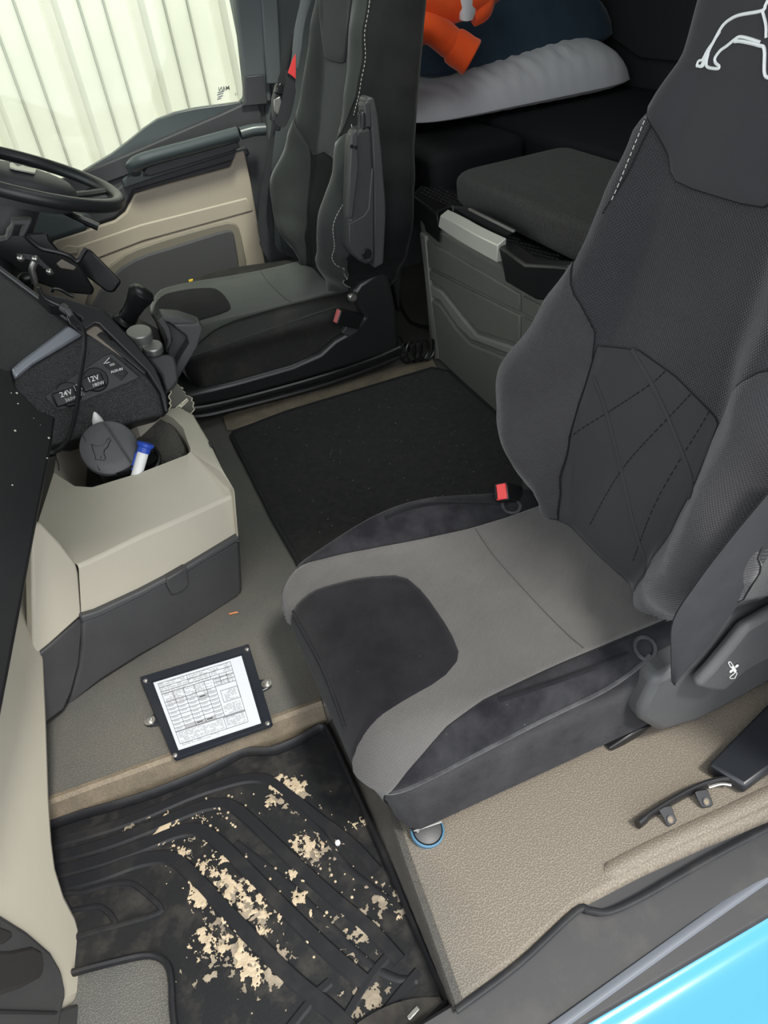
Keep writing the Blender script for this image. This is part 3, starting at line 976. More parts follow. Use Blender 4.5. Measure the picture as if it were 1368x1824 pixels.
kb = MB().tube(smooth([aY(644, 232, YA + .012), aY(645, 215, YA + .012), aY(645, 203, YA + .012), aY(645, 196, YA + .012)], 4), [.0105] * 9 + [.010, .008, .006, .003], 14).build('tilt_knob', M_black, ar)
for k in range(5):
    xx = 638 + k * 3.4
    MB().tube([aY(xx, 229, YA + .002), aY(xx, 205, YA + .002)], .0011, 5).build('knob_rib', M_greypl2, kb)
# inner armrest on the door side
sl_ = slab('door_side_armrest', [(489, 178), (497, 148), (506, 150), (507, 185), (500, 235), (489, 232)], (0, 2.37, 0), (0, 1, 0), .04, M_greypl2, fs, bevel=.005)
slab('armrest_tip', [(491, 168), (493, 152), (500, 146), (506, 152), (506, 172)], (0, 2.36, 0), (0, 1, 0), .03, M_black, fs, bevel=.005)
# clear grey cover behind the near bolster: rear lower skirt of the backrest
slab('rear_skirt', [(690, 392), (722, 375), (718, 470), (712, 560), (700, 505), (688, 480)], (0, 1.95, 0), (0, 1, 0), .3, M_blackmatt, fs, bevel=.006)
MB().tube(smooth([aY(x, y, 1.94) for x, y in [(690, 425), (697, 428), (698, 440), (690, 447)]], 5), .004, 8).build('steel_ring', M_steel, fs)
slab('yellow_tag', [(336, 499), (344, 497), (343, 503), (337, 504)], (0, 2.30, 0), (0, 1, 0), .004, M_yellow, fs, bevel=.001)

# driver belt
db = thing('driver_seat_belt', (0.5, 2.4, 0.2), 'black driver belt with a red tag beside the far pillar', 'seat belt')


def ribbon(px, wpx, Y, name, m, parent, th=.002):
    """webbing: centre line in the image on plane Y, half width vector in pixels"""
    P = smooth([np.array(p, float) for p in px], 5)
    A, B = [], []
    for i, p in enumerate(P):
        t = P[min(i + 1, len(P) - 1)] - P[max(i - 1, 0)]
        t /= np.linalg.norm(t)
        nrm = np.array([-t[1], t[0]])
        w_ = wpx[min(int(i / 5), len(wpx) - 1)] if hasattr(wpx, '__len__') else wpx
        A.append(aY(*(p + nrm * w_), Y))
        B.append(aY(*(p - nrm * w_), Y))
    mb = MB()
    mb.prism(A + B[::-1], (0, th, 0))
    return mb.build(name, m, parent)


ribbon([(548, -8), (541, 15), (533, 50), (528, 95), (524, 120)], [9, 8, 8, 7, 7], 2.36, 'webbing', M_pillar, db)
ribbon([(524, 60), (514, 100), (505, 140), (497, 175), (489, 215)], [7, 8, 9, 9, 8], 2.41, 'webbing', M_belt, db)
ribbon([(518, 125), (516, 160), (508, 200), (497, 225)], [9, 11, 11, 6], 2.35, 'webbing', M_belt, db)
ribbon([(490, 215), (484, 250), (478, 300), (470, 350), (468, 400), (474, 430), (492, 460), (524, 474)], [4, 5, 6, 7, 9, 12, 13, 10], 2.37, 'webbing', M_belt, db)
slab('red_tag', [(513, 130), (521, 106), (527, 96), (527, 141), (519, 134)], (0, 2.345, 0), (0, 1, 0), .003, M_red, db, bevel=.0005)
slab('latch_plate', [(488, 178), (499, 172), (503, 190), (496, 206), (489, 198)], (0, 2.355, 0), (0, 1, 0), .004, M_steel, db, bevel=.001)

# ================================================================== DRIVER DOOR
NY = (0, 1, 0)
dr = thing('door_1', (0.0, 2.63, 0.0), kind='structure')
slab('door_skin', [(-90, 395), (140, 314), (230, 276), (315, 240), (393, 207), (436, 186), (472, 178), (484, 300), (492, 480), (480, 800), (-260, 800), (-260, 470)], (0, 2.622, 0), NY, .05, M_doorgrey, dr, bevel=.006)
slab('upper_trim', [(-60, 380), (150, 306), (230, 273), (315, 236), (393, 203), (436, 183), (462, 182), (470, 226), (432, 232), (250, 292), (232, 312), (-60, 420)], (0, 2.612, 0), NY, .03, M_doorgrey, dr, bevel=.006)
slab('waist_trim', [(-60, 425), (100, 368), (200, 345), (225, 322), (262, 318), (420, 265), (440, 262), (446, 276), (418, 286), (238, 340), (222, 372), (205, 388), (100, 422), (-60, 470)], (0, 2.600, 0), NY, .03, M_doorgrey, dr, bevel=.006)
gs = slab('grip_recess', [(218, 320), (232, 312), (262, 312), (415, 262), (420, 272), (262, 322), (222, 336)], (0, 2.590, 0), NY, .02, M_armgloss, dr, bevel=.004)
MB().tube(smooth([aY(x, y, Y) for x, y, Y in [(240, 306, 2.60), (238, 298, 2.565), (246, 290, 2.545), (270, 281, 2.54), (340, 262, 2.54), (423, 239, 2.54)]], 5), [(.020, .016)] * 6 + [(.027, .020)] * 21, 12).build('door_armrest', M_armgloss, dr)
slab('armrest_face', [(262, 296), (420, 249), (430, 262), (412, 271), (268, 315), (256, 310)], (0, 2.545, 0), NY, .05, M_doorgrey, dr, bevel=.005)
MB().tube(smooth([aY(x, y, 2.55) for x, y in [(428, 238), (450, 232), (472, 230)]], 4), (.020, .018), 12).build('armrest_end', M_armgloss, dr)
slab('inner_panel', [(100, 428), (205, 393), (224, 378), (240, 346), (300, 328), (412, 298), (420, 272), (436, 268), (448, 330), (474, 478), (480, 640), (60, 640), (60, 470)], (0, 2.596, 0), NY, .03, M_beige_door, dr, bevel=.006)
slab('panel_crease', [(100, 452), (250, 400), (440, 352), (452, 376), (256, 430), (110, 486)], (0, 2.592, 0), NY, .02, M_beige_door, dr, bevel=.005)
slab('pocket_surround', [(160, 505), (190, 478), (230, 448), (300, 424), (400, 396), (420, 398), (428, 410), (442, 480), (440, 640), (130, 640)], (0, 2.588, 0), NY, .02, M_beige_dk, dr, bevel=.005, rnd=1)
slab('door_pocket', [(168, 530), (210, 480), (250, 457), (320, 436), (402, 410), (414, 411), (418, 420), (428, 480), (430, 640), (130, 640)], (0, 2.580, 0), NY, .03, M_pocket, dr, bevel=.008, rnd=1)
slab('trim_clip', [(108, 444), (120, 437), (140, 440), (138, 452), (112, 454)], (0, 2.585, 0), NY, .01, M_beige_door, dr, bevel=.003)
slab('window_frame', [(414, -60), (474, -60), (484, 182), (430, 184), (438, 176), (438, 160)], (0, 2.612, 0), NY, .05, M_pillar, dr, bevel=.006)
slab('pillar_cover', [(436, 136), (470, 132), (478, 186), (432, 190), (437, 180)], (0, 2.60, 0), NY, .03, M_doorgrey, dr, bevel=.004)
slab('pillar_strip', [(462, -60), (492, -60), (502, 150), (476, 150)], (0, 2.595, 0), NY, .03, M_pillar, dr, bevel=.004)
slab('window_seal', [(110, 330), (158, 300), (200, 275), (236, 247), (258, 229), (281, 213), (312, 201), (348, 193), (400, 186), (436, 181), (440, 200), (315, 250), (150, 325)], (0, 2.63, 0), NY, .03, M_armgloss, dr, bevel=.003)
MB().box((-0.72, 2.645, 0.42), (0.68, 2.650, 1.35)).build('window_1', M_glass, None, kind='structure')
wl = thing('window_label', aY(400, 165, 2.640), 'tiny dark maker print in the lower rear corner of the driver window', 'label')
for i, s in enumerate(['MAN', '43R-00', '000431', 'AS-2 E1', 'M528']):
    if i == 0: text('lettering', s, aY(399, 158, 2.640), (-1, 0, .03), (0, 0, 1), .016, M_print, wl, bold=.02)
    else: MB().obox(aY(387 + (i % 2), 162.5 + 4 * i, 2.6405), (.026 - .003 * i, 0, .002), (0, -.001, 0), (0, 0, .0035)).build('print_line', M_print2, wl)
text('lettering', 'H', aY(421, 168, 2.640), (-1, 0, .03), (0, 0, 1), .013, M_print, wl)

# ================================================================== REAR: STORAGE, BUNK, BEDDING
NX = (1, 0, 0)
XF = 0.817
cb = thing('storage_cabinet', (1.0, 1.3, 0.0), 'grey under-bunk storage cabinet with a silver pull handle', 'cabinet')
MB().box((XF + .006, .48, .0), (1.10, 1.925, .395)).build('cabinet_body', M_cab, cb, bevel=.008)
slab('drawer_front', [(752, 424), (925, 524), (925, 556), (759, 474)], (XF, 0, 0), NX, .02, M_cab, cb, bevel=.004)
slab('drawer_front', [(929, 527), (1120, 632), (1120, 660), (929, 558)], (XF, 0, 0), NX, .02, M_cab, cb, bevel=.004)
slab('flap_front', [(759, 480), (925, 562), (925, 615), (850, 590), (826, 560), (790, 516), (770, 500), (762, 500)], (XF, 0, 0), NX, .02, M_cab, cb, bevel=.004)
slab('flap_front', [(929, 564), (1120, 664), (1120, 720), (929, 617)], (XF, 0, 0), NX, .02, M_cab, cb, bevel=.004)
slab('scoop_ledge', [(764, 506), (786, 520), (822, 566), (848, 597), (925, 622), (1120, 726), (1120, 738), (905, 632), (838, 606), (812, 580), (784, 538), (766, 528)], (XF - .001, 0, 0), NX, .03, M_cabledge, cb, bevel=.006)
slab('drawer_front', [(766, 534), (782, 542), (810, 584), (836, 612), (905, 640), (1120, 748), (1120, 860), (888, 742), (780, 640), (772, 590)], (XF - .002, 0, 0), NX, .02, M_cab, cb, bevel=.006)
slab('cabinet_edge', [(747, 414), (757, 422), (764, 500), (782, 640), (774, 640), (757, 500)], (XF - .003, 0, 0), NX, .04, M_cabledge, cb, bevel=.003)
# black shelf with rounded corner blocks and a silver handle
XS = 0.762
shl = thing('bunk_shelf', (0.83, 1.4, 0.43), 'black slotted shelf edge above the grey cabinet', 'shelf')
Zs = .445
zz = lambda x, y: aZ(x, y, Zs)
slab_top = [zz(x, y) for x, y in [(733, 346), (757, 322), (775, 320), (1016, 440), (1016, 500), (960, 474), (935, 471), (888, 438), (914, 410), (834, 370), (806, 366), (790, 372), (776, 378)]]
MB().prism(slab_top, (0, 0, -.03)).build('shelf_top', M_black, shl, bevel=.004)
MB().prism([zz(x, y) for x, y in [(733, 347), (757, 332), (804, 366), (786, 372), (779, 382)]], (0, 0, -.045)).build('corner_block', M_black, shl, bevel=.006)
MB().prism([zz(x, y) for x, y in [(733, 347), (779, 381), (779, 376), (740, 344)]], (0, 0, -.075)).build('corner_skirt', M_black, shl, bevel=.006)
slab('corner_skirt', [(885, 436), (934, 470), (1010, 474), (1010, 540), (954, 535), (899, 503), (893, 470)], (XS + .01, 0, 0), NX, .04, M_black, shl, bevel=.006)
slab('handle_back', [(806, 368), (834, 370), (916, 411), (890, 432)], (XF - .012, 0, 0), NX, .01, M_blackmatt, shl)
slab('light_strip', [(833, 371), (914, 411), (914, 415), (834, 375)], (XF - .02, 0, 0), NX, .006, M_knob, shl, bevel=.001)
hd = MB()
HA = smooth([aX(x, y, XS + .004 + .012 * abs(t)) for x, y, t in [(784, 384, 1), (812, 398, .3), (845, 417, 0), (886, 437, .1)]], 5)
HB = smooth([aX(x, y, XS + .004 + .012 * abs(t)) for x, y, t in [(780, 404, 1), (808, 424, .3), (843, 445, 0), (885, 468, .1)]], 5)
HT = [a + np.array([.022, 0, .010]) for a in HA]
HK = [b + np.array([.02, 0, 0]) for b in HB]
hd.loft([[a, t_, k_, b] for a, t_, k_, b in zip(HA, HT, HK, HB)])
hd.build('pull_handle', M_silver, shl, bevel=.002)
sv = MB()
for row in range(7):
    for k in range(13):
        a = 905 + row * -2 + k * 8.5
        b = 428 + row * -0.0 + k * 4.4
        xx, yy = 896 + k * 7.6 + row * 2.2, 452 + k * 1.2 - row * 6.0 + k * .6
        if not (0 <= xx - 890 <= 112) or yy < 412 + (xx - 890) * .42: continue
        p = aZ(xx, yy, Zs + .0006)
        sv.box((p[0], p[1] - .005, p[2]), (p[0] + .0016, p[1] + .005, p[2] + .001))
for row in range(5):
    for k in range(12):
        xx, yy = 752 + k * 6.5 + row * 3, 344 + k * 3.1 - row * 4.5
        if xx > 830: continue
        p = aZ(xx, yy, Zs + .0006)
        sv.box((p[0], p[1] - .005, p[2]), (p[0] + .0016, p[1] + .005, p[2] + .001))
for k in range(22):
    for row in range(2):
        p = aZ(838 + k * 6.4 + row * 3, 366 + k * 3.15 - row * 4, Zs + .0006)
        sv.box((p[0], p[1] - .005, p[2]), (p[0] + .0016, p[1] + .005, p[2] + .001))
sv.build('slit_highlights', M_greypl, shl, kind='stuff')  # raised grey bars paint the highlights along the shelf's vent slits


def rbox(lo, hi, r, n=6, puff=0.0, wob=0.0, seed=0):
    """soft cushion block: rounded box, top puffed up"""
    rnd = random.Random(seed)
    lo, hi = np.array(lo), np.array(hi)
    mb = MB()
    N = 28
    rings = []
    prof = [(0, -1)]
    L = []
    for k in range(n + 1):
        a = pi / 2 * k / n
        L.append((lo[2] + r - r * cos(a), r - r * sin(a)))
    for k in range(n + 1):
        a = pi / 2 * k / n
        L.append((hi[2] - r + r * sin(a), r - r * cos(a)))
    for z, ins in L:
        x0, x1, y0, y1 = lo[0] + ins, hi[0] - ins, lo[1] + ins, hi[1] - ins
        ring = []
        cr_ = 0.03
        for cx, cy, a0 in ((x1 - cr_, y1 - cr_, 0), (x0 + cr_, y1 - cr_, 90), (x0 + cr_, y0 + cr_, 180), (x1 - cr_, y0 + cr_, 270)):
            for q in range(6):
                a = radians(a0 + q * 18)
                ring.append((cx + cr_ * cos(a), cy + cr_ * sin(a), z))
        rings.append(ring)
    mb.loft(rings)
    return mb


rbox((.868, .45, .447), (1.20, 1.80, .535), .030).build('bunk_seat_cushion', M_bunk, None, sharp=60, label='dark woven front bunk cushion on the slotted shelf', cat='cushion')
mt = MB()
bb_ = thing('bunk_bed', (1.45, 1.5, 0.0), 'black mattress bunk along the rear wall under the grey pillow', 'bunk')
rbox((1.205, .40, .40), (1.755, 2.60, .537), .03).build('mattress', M_mattress, bb_, sharp=60)
rbox((.90, 1.99, .30), (1.20, 2.60, .530), .03).build('end_cushion', M_mattress, bb_, sharp=60)
MB().box((1.205, .40, .0), (1.74, 2.60, .40)).build('bunk_base', M_darkwall, bb_)
MB().box((1.11, 1.99, .0), (1.20, 2.60, .30)).build('bunk_base', M_darkwall, bb_)


def pillow(name, corners, h, m, seed, fold=0.012, hcurve=None, **k):
    """cloth case pinched at the seam, filled in the middle; corners = 4 ground points, far side first"""
    A, B, C_, D = [np.array(c, float) for c in corners]
    rnd = random.Random(seed)
    waves = [(rnd.uniform(14, 46), rnd.uniform(-22, 22), rnd.uniform(0, 6.3), rnd.uniform(.3, 1)) for _ in range(9)]
    N, Mm = 60, 34
    top, bot = [], []
    for i in range(N + 1):
        u = i / N
        rt, rb = [], []
        for j in range(Mm + 1):
            v = j / Mm
            a, b = abs(2 * u - 1), abs(2 * v - 1)
            uu, vv = .5 + (u - .5) * (1 - .05 * b ** 6 + .02 * (1 - b * b)), .5 + (v - .5) * (1 - .16 * a ** 8)
            p = (A * (1 - uu) + B * uu) * (1 - vv) + (D * (1 - uu) + C_ * uu) * vv
            q = max(0, 1 - a ** 5) ** .6 * max(0, 1 - b ** 3.2) ** .5
            hh = h * (hcurve(u) if hcurve else 1)
            edge = (1 - q)
            wv = sum(am * sin(fx * u * 3 + fy * v + ph) for fx, fy, ph, am in waves) / 4.5
            z = hh * q
            inset = 0.03 * (1 - sin(pi * min(1, max(0, u)))) if False else 0
            rt.append(p + np.array([0, 0, z * .80 + fold * wv * q * (0.35 + 0.9 * b)]))
            rb.append(p + np.array([0, 0, -z * .20 + .002]) + np.array([0, 0, fold * .2 * wv * q]))
        top.append(rt)
        bot.append(rb)
    mb = MB()
    mb.grid(top)
    mb.grid(bot)
    return mb.build(name, m, None, weld=True, sharp=85, **k)


P = lambda x, y, Y: aY(x, y, Y)
g0, g1 = P(742, 222, 2.215), P(1136, 152, 2.20)
zb = .560
pillow('pillow', [(g0[0], 2.58, zb + .03), (g1[0] + .0, 2.58, zb + .03), (g1[0], 2.185, zb), (g0[0], 2.215, zb)], .165, M_pillow, 3, .0065, lambda u: .50 + .50 * u ** .8, label='plain grey pillow at the bottom of the bedding stack', cat='pillow', group='pillows stacked on the bunk')
n0, n1 = P(738, 150, 2.36), P(1097, 64, 2.36)
pillow('pillow', [(n0[0], 2.62, n0[2] + .06), (n1[0], 2.62, n1[2] + .03), (n1[0], 2.33, n1[2] + .005), (n0[0], 2.32, n0[2] + .02)], .19, M_navy, 8, .010, label='dark navy pillow lying on the grey pillow', cat='pillow', group='pillows stacked on the bunk')
pillow('pillow', [(n0[0] + .05, 2.625, n0[2] + .22), (n1[0] - .15, 2.625, n1[2] + .18), (n1[0] - .2, 2.42, n1[2] + .15), (n0[0], 2.42, n0[2] + .20)], .12, M_darkwall, 12, .008, label='black pillow at the top of the stack above the navy one', cat='pillow', group='pillows stacked on the bunk')
# orange jacket on the pillows
jk = thing('fleece_jacket', P(800, 40, 2.22), 'bright orange fleece jacket with a reflective stripe thrown over the pillows', 'jacket')
jb = MB().tube(smooth([P(690, -40, 2.30), P(730, -5, 2.26), P(775, 15, 2.23), P(815, 5, 2.22), P(858, -8, 2.24), P(900, -40, 2.28)], 5), [(.04, .06)] * 4 + [(.055, .06)] * 8 + [(.05, .045)] * 8 + [(.03, .04)] * 6, 14).build('jacket_body', M_orange, jk)
slv = MB().tube(smooth([P(705, 34, 2.26), P(745, 44, 2.22), P(772, 52, 2.205), P(795, 70, 2.195), P(812, 85, 2.19)], 5), [.040] * 6 + [(.050, .040)] * 8 + [(.047, .040)] * 4 + [(.042, .038)] * 4, 18).build('sleeve', M_orange, jk)
c0, c1 = P(806, 80, 2.19), P(834, 102, 2.185)
MB().lathe([(-.004, .040), (.004, .046), (.02, .0475), (.045, .047), (.060, .049), (.064, .046), (.060, .041), (.02, .036), (.018, .001)], c0, (c1 - c0) + np.array([0, -.02, 0]), 28).build('cuff', M_orange, jk)
MB().tube(smooth([P(722, 62, 2.23), P(746, 68, 2.215), P(757, 72, 2.21)], 3), [(.022, .012)] * 8, 10).build('jacket_hem', M_orange, jk)
st = []
for x0_, x1_, yy in ((812, 846, -14), (813, 848, 6), (815, 847, 22), (820, 842, 35)):
    st.append([P(x0_ + (x1_ - x0_) * t / 6, yy + 3 * sin(pi * t / 6), 2.168 + .012 * (2 * t / 6 - 1) ** 2 + .0) for t in range(7)])
mbs = MB()
mbs.grid(st)
mbs.grid([[p + np.array([0, .004, 0]) for p in r_] for r_ in st])
mbs.build('reflective_stripe', M_refl, jk)
MB().tube(smooth([P(842, 30, 2.20), P(860, 20, 2.20), P(868, 2, 2.21), P(872, -20, 2.22)], 4), [(.02, .025)] * 14, 10).build('jacket_fold', M_orange, jk)
# dark locker front on the rear wall
slab('wall_locker', [(1035, 10), (1140, -60), (1400, -60), (1400, 130), (1140, 105), (1078, 62)], (1.75, 0, 0), NX, .02, M_darkwall, None, bevel=.006, label='dark flat locker panel on the rear wall above the bunk', cat='panel')
# coiled air hose on the floor between driver seat and cabinet
ch = []
for i in range(90):
    a = i / 90 * 2 * pi * 4.2
    t = i / 90
    ch.append(aZ(718 + 48 * t, 630 - 8 * t, .045) + np.array([.022 * cos(a), .012 * cos(a) * .4, .032 * sin(a)]))
ch = [aZ(712, 600, .06)] + ch + [aZ(772, 634, .012)]
MB().tube(ch, .0035, 6).build('coiled_hose', M_black, None, label='black coiled air hose on the floor behind the driver seat', cat='hose')
hz = [aY(x, y, 2.02) for x, y in [(706, 500), (712, 540), (728, 570), (745, 580), (768, 585)]]
MB().tube(smooth(hz, 5), .006, 8).build('air_pipe', M_black, None, label='black air pipe curving up behind the driver seat', cat='hose')

# ================================================================== STEERING WHEEL
al = radians(26)
wc = np.array([-.112, 2.08, .670])
rimx = np.array([cos(al), 0, -sin(al)])
rimy = np.array([0, 1.0, 0])
rimz = np.array([sin(al), 0, cos(al)])
sw = thing('steering_wheel', wc, 'black leather steering wheel with a padded centre by the driver window', 'steering wheel')
wp = lambda a, r, h=0: wc + (rimx * cos(a) + rimy * sin(a)) * r + rimz * h
MB().tube([wp(2 * pi * k / 64, .222) for k in range(64)], .0155, 14, closed=True).build('rim', mat('wheel_leather', (.02, .022, .024), .35, grain=('leather', 500, .15), spec=.6), sw)
hub = MB()
hub.loft([[wp(2 * pi * k / 32, rr * (1 - .18 * abs(sin(2 * pi * k / 32))), hh) for k in range(32)] for rr, hh in ((.125, -.055), (.13, -.03), (.125, -.008), (.108, .006), (.06, .014), (.01, .016))])
hub.build('hub_pad', M_doorgrey, sw, sharp=60)
for a in (0.35, -0.35, pi - .2, pi + .2):
    MB().tube([wp(a * .8, .11, -.03), wp(a, .17, -.016), wp(a, .215, -.002)], [(.022, .009), (.018, .008), (.014, .008)], 10).build('spoke', M_greypl2, sw)
ab = MB()
ab.prism([wp(a, r, .0145) for a, r in ((2.35, .062), (1.9, .045), (.9, .05), (.75, .062), (.7, .085), (2.3, .085))], rimz * .003)
MB().prism([wc + rimx * a + rimy * b + rimz * .016 for a, b in ((-.01, -.06), (.03, -.05), (.034, .005), (.012, .0), (.006, .01), (-.006, -.02), (-.016, .012), (-.022, -.005), (-.022, -.055))], rimz * .004).build('badge', M_silver, sw, bevel=.001)
MB().tube([wc + rimz * -.05, wc + rimz * -.12 + np.array([-.08, 0, -.05]), wc + np.array([-.34, 0, -.30])], [.055, .075, .11], 16).build('column', M_doorgrey, sw)
MB().tube(smooth([wp(.2, .09, -.06), wp(.25, .14, -.075), wp(.15, .19, -.085)], 4), [.008] * 6 + [.010] * 4, 8).build('stalk', M_black, sw)

# ================================================================== DASHBOARD
ds = thing('dashboard', (-0.3, 1.4, 0.0), 'grained black dashboard block with power sockets in its near face', 'dashboard')
FN = np.array([.22, -.80, .56])
FN = FN / np.linalg.norm(FN)
FP = np.array([.03, 1.46, .30])
fp = lambda x, y, off=0.0: at_plane(x, y, FP + FN * off, FN)


def face(name, px, off, th, m, parent, **k):
    return slab(name, px, FP + FN * off, FN, th, m, parent, **k)


face('stack_face', [(27, 668), (145, 598), (168, 590), (250, 655), (285, 690), (300, 722), (297, 734), (286, 740), (200, 762), (110, 790), (70, 800), (20, 760)], 0, .16, M_grain, ds, bevel=.012, seg=3)
A_, B_ = fp(24, 654), fp(124, 577)
e_ = (B_ - A_) / np.linalg.norm(B_ - A_)
TN = np.cross(e_, np.array([-.75, .62, .22]))
TN = TN / np.linalg.norm(TN)
if TN[2] < 0: TN = -TN
slab('dash_top', [(-70, 420), (0, 478), (112, 562), (126, 577), (100, 600), (24, 650), (-10, 672), (-90, 640)], A_, TN, .05, M_grain, ds, bevel=.012, seg=3)
slab('dash_top_edge', [(-60, 425), (0, 472), (114, 558), (124, 572), (112, 565), (0, 482), (-60, 436)], A_ + TN * .002, TN, .03, M_greypl, ds, bevel=.003)
face('silver_trim', [(20, 656), (40, 640), (122, 578), (148, 596), (60, 648), (36, 668), (26, 676)], .004, .02, M_trimsilver, ds, bevel=.005)
fc = face('cable_well', [(118, 560), (126, 556), (158, 590), (148, 598), (124, 578)], .002, .03, M_black, ds)
sp = face('socket_panel', [(78, 706), (98, 690), (186, 632), (200, 628), (247, 668), (250, 673), (210, 690), (112, 730), (100, 730)], .003, .012, M_dkplastic, ds, bevel=.003)
SX = fp(190, 690) - fp(110, 715)      # direction of the print on the socket lids
SX = SX / np.linalg.norm(SX)
SY = np.cross(FN, SX)
for (cx, cy), big, small in (((122, 703), '24V', '360W'), ((170, 677), '12V', '180W')):
    c = fp(cx, cy, .004)
    sk = MB().lathe([(-.002, .024), (.004, .024), (.006, .022)], c, FN, 32).build('socket_lid', M_black, sp)
    MB().obox(c - SX * .030 - SY * .018 + FN * .002, SX * .044, SY * .028, FN * .008).build('lid_flap', M_black, sk, bevel=.003)
    text('lettering', big, c + SX * -.005 + SY * .0015 + FN * .010, SX, SY, .0145, M_whiteprint, sk, bold=.01)
    text('lettering', small, c + SX * .0 - SY * .011 + FN * .010, SX, SY, .0095, M_whiteprint, sk)
    if big == '24V':
        q = c + SX * .020 + SY * .005 + FN * .0105
        ic = MB()
        ic.tube([q + SX * a + SY * b for a, b in ((-.006, -.005), (0, -.004), (0, .007), (-.006, .006))], .0006, 4, closed=True)
        ic.tube([q + SX * a + SY * b for a, b in ((.006, -.005), (0, -.004), (0, .007), (.006, .006))], .0006, 4, closed=True)
        ic.tube([q + SX * a + SY * b for a, b in ((0, -.016), (.006, -.016), (.003, -.008))], .0006, 4, closed=True)
        ic.build('socket_icon', M_whiteprint, sk)
ux = MB().prism([fp(x, y, .0035) for x, y in [(184, 650), (196, 636), (228, 664), (216, 678)]], FN * .002).build('usb_socket', M_black, sp, bevel=.001)
UX = fp(228, 664) - fp(196, 636)
UX = UX / np.linalg.norm(UX)
UY = np.cross(FN, UX)
MB().obox(fp(199, 650, .0062) - SX * .004 - SY * .002, SX * .010, SY * .0045, FN * .001).build('usb_port', M_knob, ux)
MB().tube([fp(185, 648, .006), fp(195, 637, .006)], .0008, 5).build('usb_mark', M_whiteprint, ux)
q = fp(193, 646, .0062)
um = MB().tube([q - SX * .004, q + SX * .004], .0005, 5)
um.tube([q - SX * .002, q + SY * .002 + SX * .001], .0004, 5)
um.lathe([(0, .0011), (.001, .0011)], q - SX * .004, FN, 10)
um.build('usb_symbol', M_whiteprint, ux)
text('lettering', 'AUX-IN', fp(208, 660, .0058), SX, SY, .0072, M_whiteprint, ux, bold=.02)
MB().lathe([(0, .0042), (.0015, .0042), (.0015, .0022), (0, .002)], fp(214, 664, .0058), FN, 16).build('aux_jack', M_greypl2, ux)
# angular frame to the right of the sockets, with the card slot
face('slot_back', [(150, 590), (172, 576), (290, 690), (298, 722), (258, 664)], .002, .01, M_beige_dk, ds)
face('slot_insert', [(172, 596), (182, 590), (262, 662), (258, 668)], .006, .012, M_black, ds, bevel=.002)
face('card_slot', [(198, 606), (203, 603), (226, 624), (222, 628)], .008, .004, M_blackmatt, ds)
face('stack_frame', [(68, 520), (118, 530), (172, 548), (186, 552), (238, 606), (278, 655), (298, 706), (301, 734), (294, 735), (286, 700), (262, 662), (176, 577), (170, 576), (150, 589), (136, 580), (148, 568), (130, 556), (90, 545)], .020, .05, M_black, ds, bevel=.004)
face('end_block', [(262, 636), (300, 630), (312, 634), (317, 656), (319, 678), (310, 690), (297, 698), (288, 668)], -.02, .10, M_greypl2, ds, bevel=.006)
for (x, y, r, h) in ((273, 626, .021, .014), (250, 604, .026, .018)):
    c = fp(x, y, -.035)
    kx = np.array([.10, -.20, .97])
    kn = MB().lathe([(-.02, r * .8), (0, r * .8), (.001, r), (h, r), (h + .002, r * .93)], c, kx, 32).build('rotary_knob', M_knob, ds)
    kn2 = MB()
    for k in range(5):
        kn2.lathe([(.002 + k * h / 6, r + .0006), (.002 + k * h / 6 + .001, r + .0006)], c, kx, 24)
    kn2.build('knob_ridges', M_greypl, kn)
# rear facing lower edge of the dash on the passenger side
QN = np.array([.62, -.30, .72])
slab('dash_lower_trim', [(-80, 640), (0, 652), (22, 662), (30, 690), (70, 730), (100, 742), (94, 790), (82, 850), (44, 1052), (0, 1286), (-60, 1560), (-200, 1560)], aZ(60, 980, .40), QN, .035, M_black, ds, bevel=.005)
chips = MB()
for x, y, s in ((30, 700, 3), (32, 719, 2), (27, 767, 3), (87, 780, 3), (84, 816, 2), (20, 700, 1.5), (60, 745, 1.2), (72, 757, 1), (22, 864, 2)):
    p = at_plane(x, y, aZ(60, 980, .40) + QN / np.linalg.norm(QN) * .0008, QN)
    chips.lathe([(0, .0007 * s), (.0005, .0005 * s)], p, QN, 6)
chips.build('paint_chip', M_stone, ds, kind='stuff')

# far part of the dash under the wheel
MB().box((-1.23, .38, .15), (-.46, 2.58, .60)).build('dash_bulk', M_grain, ds, bevel=.05, seg=4)
MB().box((-.46, .40, .31), (-.36, 1.50, .46)).build('glovebox', M_grain, ds, bevel=.03, seg=3)
MB().box((-1.2, .40, ZT), (-.52, 2.0, .16)).build('dash_foot', M_dkplastic, ds, bevel=.02)
slab('wheel_shroud', [(-40, 395), (60, 372), (150, 384), (158, 402), (150, 412), (100, 428), (40, 440), (-40, 440)], (0, 2.25, 0), (0.2, 1, -.2), .10, M_armgloss, ds, bevel=.02, seg=3)

# cable
cb_ = MB().tube(smooth([fp(68, 512, .05), fp(78, 530, .04), fp(95, 540, .035), fp(112, 548, .035), fp(128, 563, .045), fp(146, 582, .055), fp(151, 605, .055), fp(148, 640, .050), fp(141, 690, .050), fp(136, 730, .055), fp(126, 770, .06), fp(112, 795, .065), fp(96, 805, .075), fp(70, 804, .08)], 6), .0042, 8)
cb_.build('charger_cable', M_black, None, label='thin black charging cable hanging down the front of the sockets', cat='cable')
cp_ = thing('cable_plug', fp(118, 552, .05), 'grey inline plug on the cable where it meets the dashboard top', 'plug')
MB().tube([fp(110, 546, .035), fp(121, 554, .040)], .009, 10).build('plug_body', M_greypl2, cp_, bevel=.002)
MB().tube([fp(121, 554, .040), fp(129, 564, .045)], [.0075, .0045], 10).build('strain_relief', M_greypl, cp_)

